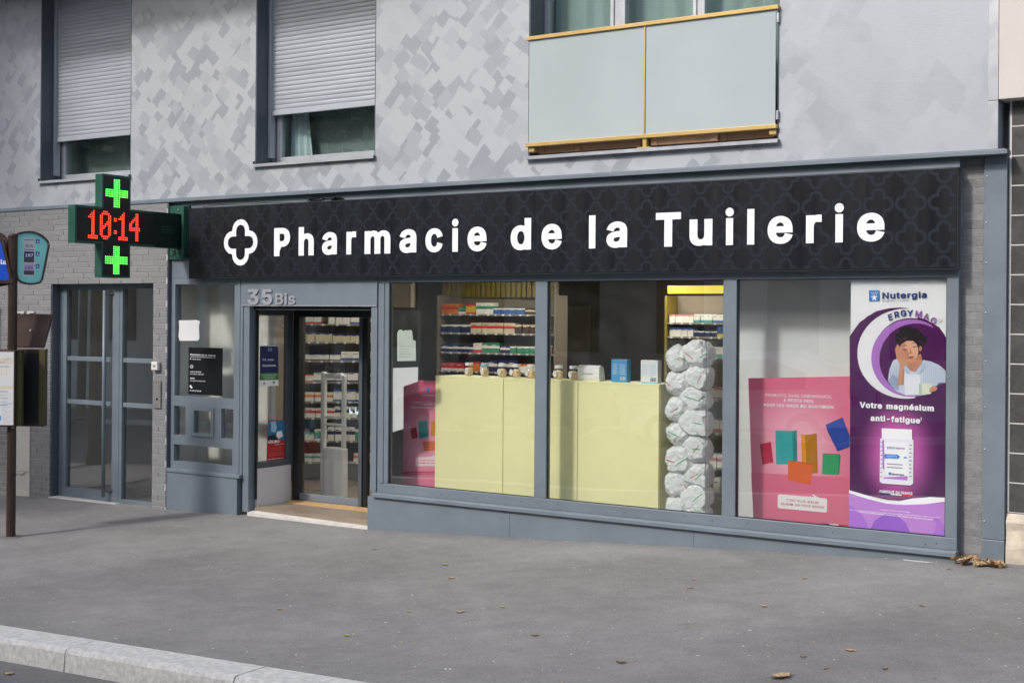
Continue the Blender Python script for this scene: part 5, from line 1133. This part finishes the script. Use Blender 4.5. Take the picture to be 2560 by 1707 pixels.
S.poly([(385, 1400), (400, 1400), (405, 1450), (380, 1450)], p_grey); S.poly([(530, 1390), (570, 1388), (572, 1425), (532, 1428)], p_grey)
ak = empty('poster', (-1.56, .38, .25), 'red aikido poster low on the glass beside the sliding door', 'poster'); S = SideSheet(ak, 380, 650, 2.24, -1.5650)
p_redp = pm('print_crimson', 176, 40, 42)
S.poly([(648, 897), (752, 892), (746, 1110), (641, 1124)], p_redp, 'sheet'); S.poly([(650, 902), (749, 897), (746, 1015), (720, 1005), (690, 1000), (647, 1012)], pm('print_teal_blue', 40, 112, 150)); S.poly([(665, 905), (690, 903), (700, 935), (690, 965), (668, 960)], pm('print_pale_gi', 150, 190, 215)); S.poly([(700, 960), (725, 955), (735, 985), (710, 998), (695, 985)], pw)
S.poly([(650, 985), (690, 975), (705, 1005), (647, 1020)], pm('print_dark', 28, 34, 42)); S.text('AÏKIDO', 647, 1025, 714, 1021, 20, pw, .035); S.text('Du dim. au ven.', 688, 1035, 742, 1030, 7, pw, .02)
for k in range(3): S.poly([(662, 1052+14*k), (732, 1047+14*k), (732, 1049+14*k), (662, 1054+14*k)], pm('print_pale_red', 205, 110, 105))
S.text('01 40 95 13 81', 655, 1096, 738, 1088, 9, pm('print_pink2', 215, 130, 125), .03); S.text('www.aikido-club.com', 645, 1118, 738, 1109, 8, pw, .02)
# ================================================================== bus stop
bs = empty('bus_stop', (-2.75, -1.93, gz(-2.75, -1.93)), 'brown bus stop pole with teal route panel and timetable cases', 'bus stop')
BP = Vector((-2.75, -1.93, 0))
def frame_at(deg, off=0.0):
    """local frame: s along the board, z up, t towards the viewer"""
    d = Vector((math.cos(math.radians(deg)), math.sin(math.radians(deg)), 0)); n = Vector((d.y, -d.x, 0))
    return lambda s, z, t=0.0: BP + d*s + n*(t+off) + Vector((0, 0, z))
zb = gz(-2.75, -1.93)
MB().lathe((BP.x, BP.y, zb-.05), [(.0425, 0), (.0425, 2.50-zb)], 20).build('pole', m_brown, bs, smooth=False)
MB().lathe((BP.x, BP.y, 2.45), [(.045, 0), (.045, .02), (.03, .04)], 20).build('pole_cap', m_brown, bs)
MB().lathe((BP.x, BP.y, zb-.003), [(.11, 0), (.10, .010), (.05, .012)], 20).build('footing', m_road, bs)
def rounded(f, pts, r, n=5):
    out = []; m = len(pts)
    for i in range(m):
        a, b, c = Vector(pts[i-1]), Vector(pts[i]), Vector(pts[(i+1) % m]); u = (a-b).normalized(); v = (c-b).normalized(); rr = min(r, (a-b).length/2.2, (c-b).length/2.2)
        p, q = b+u*rr, b+v*rr
        for k in range(n+1):
            t = k/n; out.append(tuple(p*(1-t)**2+b*2*t*(1-t)+q*t*t))
    return out
def board(f, outline, t0, t1, mat, name, par):
    P = [f(s, z, t0) for s, z in outline]; d = f(0, 0, t1)-f(0, 0, t0); return MB().prism(P, d).build(name, mat, par)
def shrink(P, k):
    c = Vector((sum(p[0] for p in P)/len(P), sum(p[1] for p in P)/len(P))); out = []
    n = len(P)
    for i in range(n):
        p0, p1, p2 = Vector(P[i-1]), Vector(P[i]), Vector(P[(i+1) % n]); d0 = (p1-p0).normalized(); d1 = (p2-p1).normalized(); m_ = (Vector((-d0.y, d0.x))+Vector((-d1.y, d1.x)))
        if m_.length < 1e-6: m_ = Vector((-d0.y, d0.x))
        m_.normalize()
        if (c-p1).dot(m_) < 0: m_ = -m_
        out.append(tuple(p1+m_*k))
    return out
def ring_board(f, P, k, t0, t1, mat, name, par):
    Q = shrink(P, k); n = len(P); mb = MB()
    for i in range(n):
        j = (i+1) % n
        A = [f(*P[i], t0), f(*P[j], t0), f(*P[j], t1), f(*P[i], t1)]; B = [f(*Q[i], t0), f(*Q[j], t0), f(*Q[j], t1), f(*Q[i], t1)]
        mb.add(A, [(0, 1, 2, 3)]); mb.add(B, [(3, 2, 1, 0)]); mb.add([A[3], A[2], B[2], B[3]], [(0, 1, 2, 3)]); mb.add([A[0], A[1], B[1], B[0]], [(3, 2, 1, 0)])
    return mb.build(name, mat, par)
fb = frame_at(65)
OUT = rounded(None, [(-.035, 2.445), (.05, 2.505), (.15, 2.524), (.25, 2.500), (.338, 2.42), (.268, 2.025), (.15, 2.003), (.035, 2.035)], .055)
board(fb, shrink(OUT, .006), -.008, .008, m_teal, 'route_panel', bs); ring_board(fb, OUT, .018, -.022, .022, m_brown, 'route_panel_frame', bs)
def quadf(f, s0, s1, z0, z1, t, mat, name, par): return MB().poly([f(s0, z0, t), f(s1, z0, t), f(s1, z1, t), f(s0, z1, t)]).build(name, mat, par, fix=False)
X65 = Vector((math.cos(math.radians(65)), math.sin(math.radians(65)), 0))
quadf(fb, .092, .196, 2.09, 2.452, .0084, m_paper, 'route_list', bs)
for s0, s1, z0, z1, mm in ((.098, .19, 2.432, 2.438, m_dkgrey), (.098, .19, 2.338, 2.344, m_dkgrey), (.098, .19, 2.257, 2.326, m_violet), (.098, .19, 2.222, 2.2565, m_dkgrey), (.098, .19, 2.145, 2.212, m_lilac), (.098, .19, 2.105, 2.1445, m_dkgrey)): quadf(fb, s0, s1, z0, z1, .0087, mm, 'route_strip', bs)
txt('BUS', fb(.112, 2.364, .009), .066, .040, m_dkgrey, bs, .012, X=X65, name='bus_lettering'); txt('187', fb(.110, 2.276, .009), .07, .040, m_white, bs, .035, X=X65, name='route_number'); txt('286', fb(.108, 2.158, .009), .07, .042, m_dkgrey, bs, .014, X=X65, name='route_number')
m_isb = M('accessibility_blue', (.02, .06, .33), .4)
for z in (2.405, 2.285, 2.168):
    quadf(fb, .205, .238, z, z+.040, .0085, m_isb, 'accessibility_mark', bs)
    MB().poly([fb(.217, z+.034, .0089), fb(.221, z+.034, .0089), fb(.224, z+.02, .0089), fb(.232, z+.008, .0089), fb(.226, z+.007, .0089), fb(.215, z+.012, .0089)]).build('accessibility_figure', m_white, bs, fix=False)
for s, z in ((.005, 2.43), (.315, 2.40), (.06, 2.06), (.262, 2.05), (.15, 2.49), (.15, 2.028)): MB().lathe(tuple(fb(s, z, .0222 if abs(s-.15) > .01 else .0085)), [(.006, 0), (.004, .003)], 8, tuple(fb(0, 0, 1)-fb(0, 0, 0))).build('screw', m_alu, bs)
fl = frame_at(28, .03); X28 = Vector((math.cos(math.radians(28)), math.sin(math.radians(28)), 0))
OB = rounded(None, [(-.62, 2.46), (-.075, 2.455), (.032, 2.020), (-.62, 2.018)], .03)
board(fl, shrink(OB, .006), -.006, .006, m_blue, 'name_panel', bs); ring_board(fl, OB, .030, -.02, .02, m_brown, 'name_panel_frame', bs)
txt('ola', fl(-.150, 2.200, .0066), .105, .062, m_white, bs, .022, X=X28, name='stop_name_lettering')
OB2 = rounded(None, [(-.5, 2.50), (-.2, 2.52), (-.09, 2.47), (.02, 2.02), (-.2, 1.985), (-.5, 1.99)], .06)
board(frame_at(20, -.035), OB2, -.012, .012, m_brown, 'rear_panel', bs)
# front timetable case
fc = frame_at(33.1, .085); X33 = Vector((math.cos(math.radians(33.1)), math.sin(math.radians(33.1)), 0))
def fbox(f, s0, s1, z0, z1, t0, t1, mat, name, par, bevel=0):
    P = [f(s, z, t) for s, t, z in ((s0, t0, z0), (s1, t0, z0), (s1, t1, z0), (s0, t1, z0), (s0, t0, z1), (s1, t0, z1), (s1, t1, z1), (s0, t1, z1))]
    return MB().add(P, [(3, 2, 1, 0), (4, 5, 6, 7), (0, 1, 5, 4), (1, 2, 6, 5), (2, 3, 7, 6), (3, 0, 4, 7)]).build(name, mat, par, bevel=bevel)
tc = fbox(fc, -.46, .062, .678, 1.392, -.10, .0, m_brown, 'timetable_case', bs, .006)
fbox(fc, -.455, .106, .684, 1.386, -.10, -.035, m_olive, 'case_side', bs, .004)
fbox(fc, -.45, .108, 1.3865, 1.398, -.10, -.02, m_brown_l, 'case_hood', bs)
pp = quadf(fc, -.44, .048, .694, 1.378, .0012, m_paper, 'timetable_paper', tc)
p_lblue = M('timetable_blue', (.10, .30, .62), .5); p_buff = M('timetable_buff', (.66, .58, .46), .6); p_ind = M('timetable_indigo', (.10, .10, .30), .5); p_lg = M('timetable_grey', (.45, .45, .5), .6)
def tq(s0, s1, z0, z1, mm, k=1): quadf(fc, s0, s1, z0, z1, .0012+.0004*k, mm, 'timetable_print', tc)
tq(-.43, .040, 1.268, 1.315, p_buff); tq(-.43, .010, 1.155, 1.238, M('timetable_pale_buff', (.70, .66, .56), .6)); tq(-.43, .010, 1.238, 1.243, p_ind); tq(-.43, .040, 1.030, 1.062, p_buff)
for k in range(5): tq(-.2+.045*k, -.197+.045*k, 1.156, 1.237, p_lg, 2)
for k in range(5): tq(-.43, -.005, 1.005-.032*k, 1.010-.032*k, p_ind if k % 2 == 0 else p_lg)
for k in range(6):
    tq(-.43, -.01-.02*(k % 3), .995-.027*k, .997-.027*k, p_lg, 2)
tq(-.06, .042, .892, .897, p_lblue); tq(-.115, -.065, .738, .782, p_lblue); tq(-.100, -.082, .748, .772, m_white, 2)
for k in range(14): tq(-.055, .035-.02*(k % 4), .868-.012*k, .871-.012*k, p_lg)
mb = MB(); pts = [(-.2+.02*i, 1.285+.012*math.sin(i*.8)+.002*i*(i > 8)) for i in range(12)]
for (a, b), (c, d) in zip(pts[:-1], pts[1:]): mb.poly([fc(a, b, .003), fc(c, d, .003), fc(c, d+.003, .003), fc(a, b+.003, .003)])
mb.build('timetable_curve', p_ind, tc, fix=False)
# rear case with its lid standing open
fr = frame_at(33.1, -.16)
rc = fbox(fr, -.12, .262, .665, 1.40, -.05, .04, m_brown_l, 'rear_case', bs, .006); fbox(fr, .215, .275, .675, 1.39, .041, .06, m_olive, 'case_seal', rc, .004)
fbox(fr, -.10, .21, .70, 1.36, .0405, .043, m_black, 'case_back', rc)
mb = MB(); P = []
for t in (.0, .05):
    P += [fr(-.105, 1.41, t-.02), fr(.245, 1.41, t-.02), fr(.315, 1.735, t-.07), fr(-.08, 1.735, t-.07)]
mb.add(P, [(0, 1, 2, 3), (7, 6, 5, 4), (0, 1, 5, 4), (1, 2, 6, 5), (2, 3, 7, 6), (3, 0, 4, 7)]); lid = mb.build('case_lid', m_brown_l, bs, bevel=.008)
for s, z, t in ((.115, 1.575, .006), (-.07, 1.575, .006)): MB().lathe(tuple(fr(s, z, t)), [(.014, 0), (.012, .006), (.005, .012)], 10, tuple(fr(0, 0, 1)-fr(0, 0, 0))).build('lid_bolt', m_alu, lid)
MB().path([tuple(fc(.02+.006*i, .672-.004*(i % 3), -.02)) for i in range(6)], .002, 4).build('frayed_tie', m_paper, bs)

# ================================================================== litter on the pavement
def leaf_mesh(seed, L, mat, curl=.25):
    r = random.Random(seed); n = 9; mb = MB(); pr = []
    for i in range(n+1):
        t = i/n; wd = L*.30*math.sin(math.pi*min(1, t*1.02))**.8*(1+.35*math.sin(i*2.2+seed)*r.uniform(.3, 1)); x = L*(t-.5); z = .006+curl*L*(.35*(t-.5)**2*4*.5+.12*r.random())
        pr.append([(x, -wd, z+curl*L*.30*r.uniform(.4, 1.2)), (x+r.uniform(-.1, .1)*L*.3, 0, z*.5), (x, wd, z+curl*L*.30*r.uniform(.4, 1.2))])
    for i in range(n):
        for k in range(2): mb.add([pr[i][k], pr[i+1][k], pr[i+1][k+1], pr[i][k+1]], [(0, 1, 2, 3)])
    mb.tube((L*.48, 0, .004), (L*.8, L*.1*r.uniform(-1, 1), .008), .0018, 4)
    return mb.mesh('dry_leaf', mat, False, (0, 0, 0))[0]
m_lf = [M('brown_dry_leaf', (.30, .18, .09), .7, var=.3, vs=40), M('tan_dry_leaf', (.48, .34, .19), .7, var=.3, vs=40), M('yellow_green_leaf', (.36, .34, .09), .6, var=.2, vs=40)]
def gpt(px, py):
    d = ray(px, py); t = 8.0
    for i in range(60):
        P = CAM+d*t; t += -(P.z-gz(P.x, P.y))/d.z*.6
    return CAM+d*t
LV = [(1112, 1413, .075, 2, 'yellow green leaf lying in front of the middle mullion'), (1725, 1470, .07, 1, 'tan dry leaf lying below the first pane of the right window'), (1335, 1590, .075, 0, 'small dark brown leaf in the middle of the pavement'), (1552, 1658, .085, 0, 'brown curled leaf low in the middle of the pavement'), (1952, 1694, .15, 1, 'large crumpled tan leaf at the bottom right of the pavement'), (2007, 1643, .06, 0, 'reddish brown leaf just above the large crumpled leaf'), (2065, 1673, .05, 0, 'small brown leaf right of the large crumpled leaf'), (2212, 1673, .055, 0, 'small brown leaf at the lower right, rightmost of its pair'), (2125, 1627, .085, 1, 'long tan leaf above the pair of small leaves'), (1128, 1446, .085, 1, 'thin tan leaf near the yellow green leaf'), (1150, 1531, .09, 1, 'long straw coloured leaf left of the pavement centre'), (1022, 1530, .05, 1, 'pale curled scrap leaf at the left of the pavement'), (1255, 1519, .06, 2, 'yellowish leaf fragment left of centre'), (2304, 1517, .05, 0, 'small brown leaf near the right end of the pavement'), (2010, 1447, .06, 1, 'small tan leaf below the pink poster'), (1910, 1517, .07, 1, 'tan leaf below the pink poster, nearer the kerb'), (698, 1524, .06, 1, 'small tan leaf above the kerb'), (865, 1589, .08, 2, 'green narrow leaf near the kerb'), (78, 1682, .11, 1, 'brown leaf lying in the gutter at the kerb'), (1735, 1450, .05, 1, 'tiny pale leaf below the right window'), (2370, 1423, .06, 1, 'small tan leaf left of the leaf heap')]
for i, (px, py, L, k, lb) in enumerate(LV):
    P = gpt(px, py)
    if i == 18: P = Vector((1.05, -4.72, 0)); P.z = road_z(P.x, P.y)
    o = bpy.data.objects.new('fallen_leaf', leaf_mesh(i+3, L*(.6 if i != 4 else .85), m_lf[k])); link(o, None, (P.x, P.y, (pave_z(P.x, P.y) if i != 18 else P.z)+.001)); o.rotation_euler = (0, 0, random.uniform(-.6, .6)+CA); tag(o, lb, 'leaf', 'fallen leaves')
hp = empty('leaf_heap', (5.65, -.05, .0), 'heap of crumpled brown leaves at the foot of the grey corner panel', 'leaves')
rr = random.Random(9)
for i in range(16):
    x = 5.50+.30*rr.random(); y = -.06-.10*rr.random(); o = bpy.data.objects.new('leaf', leaf_mesh(40+i, rr.uniform(.07, .13), m_lf[rr.choice((0, 1, 1))], .5)); link(o, hp, (x, y, pave_z(x, y)+.005+.035*rr.random()*(1-abs(x-5.63)/.2))); o.rotation_euler = (rr.uniform(-.5, .5), rr.uniform(-.5, .5), rr.uniform(0, 6))
sc_ = tag(MB().path([(5.12+.03*i, -.10-.006*math.sin(i*.6), pave_z(5.2, -.1)+.004) for i in range(8)], .003, 6).build('white_strip', m_paper), 'thin white plastic strip lying below the right end of the sill', 'litter')
rr = random.Random(2); bits = {k: MB() for k in range(6)}
for i in range(1500):
    if i < 1000: px, py = rr.uniform(0, 2560), 1270+437*rr.random()**.8; P = gpt(px, py); x, y = P.x, P.y
    else: x = rr.uniform(-2.7, 5.5); y = -.045-abs(rr.gauss(0, .02))-.02*rr.random()
    if y < kerb_back(x)-.02 or y > -.03 or x > 14 or (-1.6 < x < .0 and y > -.02): continue
    z = pave_z(x, y)+.003; a = rr.uniform(0, 6.3); L = (.004+.010*rr.random()**2)*(1.0 if i < 1000 else .8); W_ = L*rr.uniform(.25, .7); c, s_ = math.cos(a), math.sin(a)
    k = rr.choice((0, 0, 1, 1, 2, 3, 3, 4, 5)) if i < 1000 else rr.choice((0, 1, 1, 3, 5))
    bits[k].add([(x+c*L-s_*W_*0, y+s_*L, z), (x-s_*W_, y+c*W_, z+.002), (x-c*L, y-s_*L, z+rr.uniform(0, .003)), (x+s_*W_, y-c*W_, z)], [(0, 1, 2, 3)])
for k, (nm, mm, lb) in enumerate((('leaf_crumbs', m_lf[1], 'tan leaf crumbs scattered over the pavement'), ('straw_bits', M('straw_bit', (.45, .36, .2), .8), 'pale straw bits scattered over the pavement'), ('green_bits', M('green_bit', (.30, .36, .08), .7), 'yellow green leaf bits scattered over the pavement'), ('pale_grit', M('pale_grit', (.55, .54, .52), .8), 'pale grit scattered over the pavement'), ('paper_scraps', m_paper, 'white paper scraps scattered over the pavement'), ('brown_bits', m_lf[0], 'dark brown leaf bits scattered over the pavement'))):
    tag(bits[k].build(nm, mm, fix=False), lb, 'litter', kind='stuff')

# ================================================================== street trees (beside and behind the camera) and the far side of the street
m_bark = M('plane_tree_bark', (.14, .115, .085), .9, var=.35, vs=6, bump=.8, bs=25)
def leafmat():
    m = bpy.data.materials.new('street_tree_leaf'); m.use_nodes = True; nt = m.node_tree; p = nt.nodes['Principled BSDF']; L = nt.links.new
    g = nd(nt, 'ShaderNodeNewGeometry'); cr = nd(nt, 'ShaderNodeValToRGB'); cr.color_ramp.elements[0].color = (.035, .075, .018, 1); cr.color_ramp.elements[1].color = (.10, .15, .035, 1)
    L(g.outputs['Random Per Island'], cr.inputs[0]); L(cr.outputs[0], p.inputs['Base Color']); p.inputs['Roughness'].default_value = .5
    return m
m_tl = leafmat()
def tree(label, x, y, h0, h1, rx, seed, n=2600, ls=.13):
    z0 = gz(x, -4.3); r = random.Random(seed); t = empty('street_tree', (x, y, z0), label, 'tree', 'street trees')
    mb = MB(); top = Vector((x+.2*r.uniform(-1, 1), y, h0+.35*(h1-h0))); mb.tube((x, y, z0-.1), (x, y, z0+.4), .17, 12, .13, False); mb.tube((x, y, z0+.4), top, .13, 12, .08); tips = []
    for k in range(9):
        a = k*2.4+r.random(); e = top+Vector((math.cos(a)*rx*.75*r.uniform(.5, 1), math.sin(a)*rx*.75*r.uniform(.5, 1), (h1-h0)*r.uniform(.05, .5))); s_ = top-Vector((0, 0, r.uniform(.1, .8))); mb.tube(s_, e, .05, 7, .018)
        tips.append(e)
        for q in range(3): e2 = e+Vector((r.uniform(-1, 1), r.uniform(-1, 1), r.uniform(-.4, .9)))*.5*rx*.6; mb.tube(e, e2, .018, 5, .006); tips.append(e2)
    mb.build('trunk', m_bark, t, smooth=True)
    mb = MB(); c = Vector((x, y, (h0+h1)/2)); cl = [c+Vector((r.gauss(0, .45)*rx, r.gauss(0, .45)*rx, r.uniform(-.46, .46)*(h1-h0))) for _ in range(34)]+tips
    for i in range(n):
        q = r.choice(cl); p = q+Vector((r.gauss(0, 1), r.gauss(0, 1), r.gauss(0, .8)))*rx*.17
        u = Vector((r.uniform(-1, 1), r.uniform(-1, 1), r.uniform(-.6, .6))).normalized(); v = u.cross(Vector((r.uniform(-1, 1), r.uniform(-1, 1), r.uniform(-1, 1)))).normalized(); L = ls*r.uniform(.6, 1.3)
        mb.add([p-u*L, p+v*L*.55, p+u*L, p-v*L*.55], [(0, 1, 2, 3)])
    tag(mb.build('crown', m_tl, t, fix=False), kind='stuff')
tree('tall street tree at the left kerb beyond the bus stop', -8.6, -3.7, 6.2, 10.2, 2.2, 5, 4600)
tree('unseen young low tree added at the left kerb to shade the wall foot', -6.1, -3.9, 2.5, 3.6, 1.25, 8, 1100, .09)  # added out of view, low crown shaped to shade the wall foot and pavement
for i, x in enumerate((-22, -15.5, -9, 3, 9)): tree(['leafy tree across the street, farthest to the left', 'leafy tree across the street, second from the left', 'leafy tree across the street, opposite the entrance', 'leafy tree across the street, opposite the right window', 'leafy tree across the street, farthest to the right'][i], x, -14.2, 3.0, 7.8, 2.4, 20+i, 3000, .2)
ob = empty('opposite_building', (-8, -18, -.5), 'pale apartment block across the street with rows of dark windows', 'building')
m_ob = M('pale_opposite_render', (.62, .60, .55), .85, var=.08, vs=.5); m_obw = M('opposite_window', (.03, .035, .04), .15)
box('wall', m_ob, -40, 16, -30, -18, -3, 10.5, ob); box('cornice', m_cream, -40.2, 16.2, -30.2, -17.75, 10.5, 10.9, ob)
wmesh = MB().box(-.6, .6, -.06, .03, 0, 1.7).mesh('window', m_obw, False, (0, 0, 0))[0]
for i in range(20):
    for j in range(3): link(bpy.data.objects.new('window', wmesh), ob, (-38.5+2.75*i, -18, .9+3.0*j))
# parked car on the far side, seen mirrored in the shop windows
def car(label, cx, cy, c):
    z0 = road_z(cx, cy); t = empty('parked_car', (cx, cy, z0), label, 'car', 'cars parked across the street'); paint = M('car_paint', c, .25, .3, coat=1.0)
    slope = math.atan(.05); prof = [(-2.1, .35), (-2.12, .62), (-2.02, .84), (-1.25, 1.02), (-.55, 1.56), (.0, 1.68), (.75, 1.66), (1.55, 1.38), (1.95, 1.12), (2.1, .84), (2.1, .38)]
    mb = MB(); rows = []
    for yy, k in ((-.84, .0), (-.80, .5), (-.62, 1.0), (.62, 1.0), (.80, .5), (.84, 0)):
        rows.append([(cx+px, cy+(yy*(.86 if (pz > 1.0 and abs(yy) > .6) else 1)), z0+slope*px+pz-(.0 if k == 1 else (.03 if k == .5 else .10))*(1 if pz > .6 else 0)) for px, pz in prof])
    n = len(prof)
    for a, b in zip(rows[:-1], rows[1:]):
        for i in range(n-1): mb.add([a[i], a[i+1], b[i+1], b[i]], [(0, 1, 2, 3)])
        mb.add([a[0], a[-1], b[-1], b[0]], [(3, 2, 1, 0)])
    mb.add(rows[0], [tuple(range(n))]); mb.add(rows[-1], [tuple(range(n-1, -1, -1))]); mb.build('body', paint, t, smooth=False, bevel=.03)
    for sgn in (-1, 1):
        for P in ([(-1.05, 1.05), (-.50, 1.46), (.0, 1.57), (.0, 1.05)], [(.06, 1.05), (.06, 1.57), (.72, 1.55), (1.35, 1.30), (1.3, 1.05)]): MB().prism([(cx+a, cy+sgn*.755, z0+slope*a+b-.04) for a, b in P], (0, sgn*.012, 0)).build('side_window', m_obw, t)
        for wx in (-1.3, 1.32):
            wh = MB().lathe((cx+wx, cy+sgn*.72, z0+slope*wx+.31), [(.20, 0), (.31, .01), (.31, .13), (.20, .14)], 20, (0, sgn, 0)).build('wheel', m_black, t, smooth=False); MB().lathe((cx+wx, cy+sgn*.855, z0+slope*wx+.31), [(.19, 0), (.17, .012), (.03, .02)], 14, (0, sgn, 0)).build('rim', m_alu, wh)
        box('headlight', m_white, cx-2.10, cx-1.98, cy+sgn*.60-.14, cy+sgn*.60+.14, z0-.1+.66, z0-.1+.78, t, .02); box('tail_light', M('tail_red', (.4, .01, .01), .3), cx+2.03, cx+2.115, cy+sgn*.62-.12, cy+sgn*.62+.12, z0+.1+.72, z0+.1+.9, t, .02)
    MB().prism([(cx-1.20, cy-.62, z0+1.0), (cx-.56, cy-.58, z0+1.54), (cx-.56, cy+.58, z0+1.54), (cx-1.20, cy+.62, z0+1.0)], (-.02, 0, .012)).build('windscreen', m_obw, t)
car('silver grey parked car across the street, opposite the display windows', -1.2, -11.9, (.72, .74, .76)); car('dark blue parked car across the street, opposite the entrance', -6.4, -11.9, (.03, .05, .10))
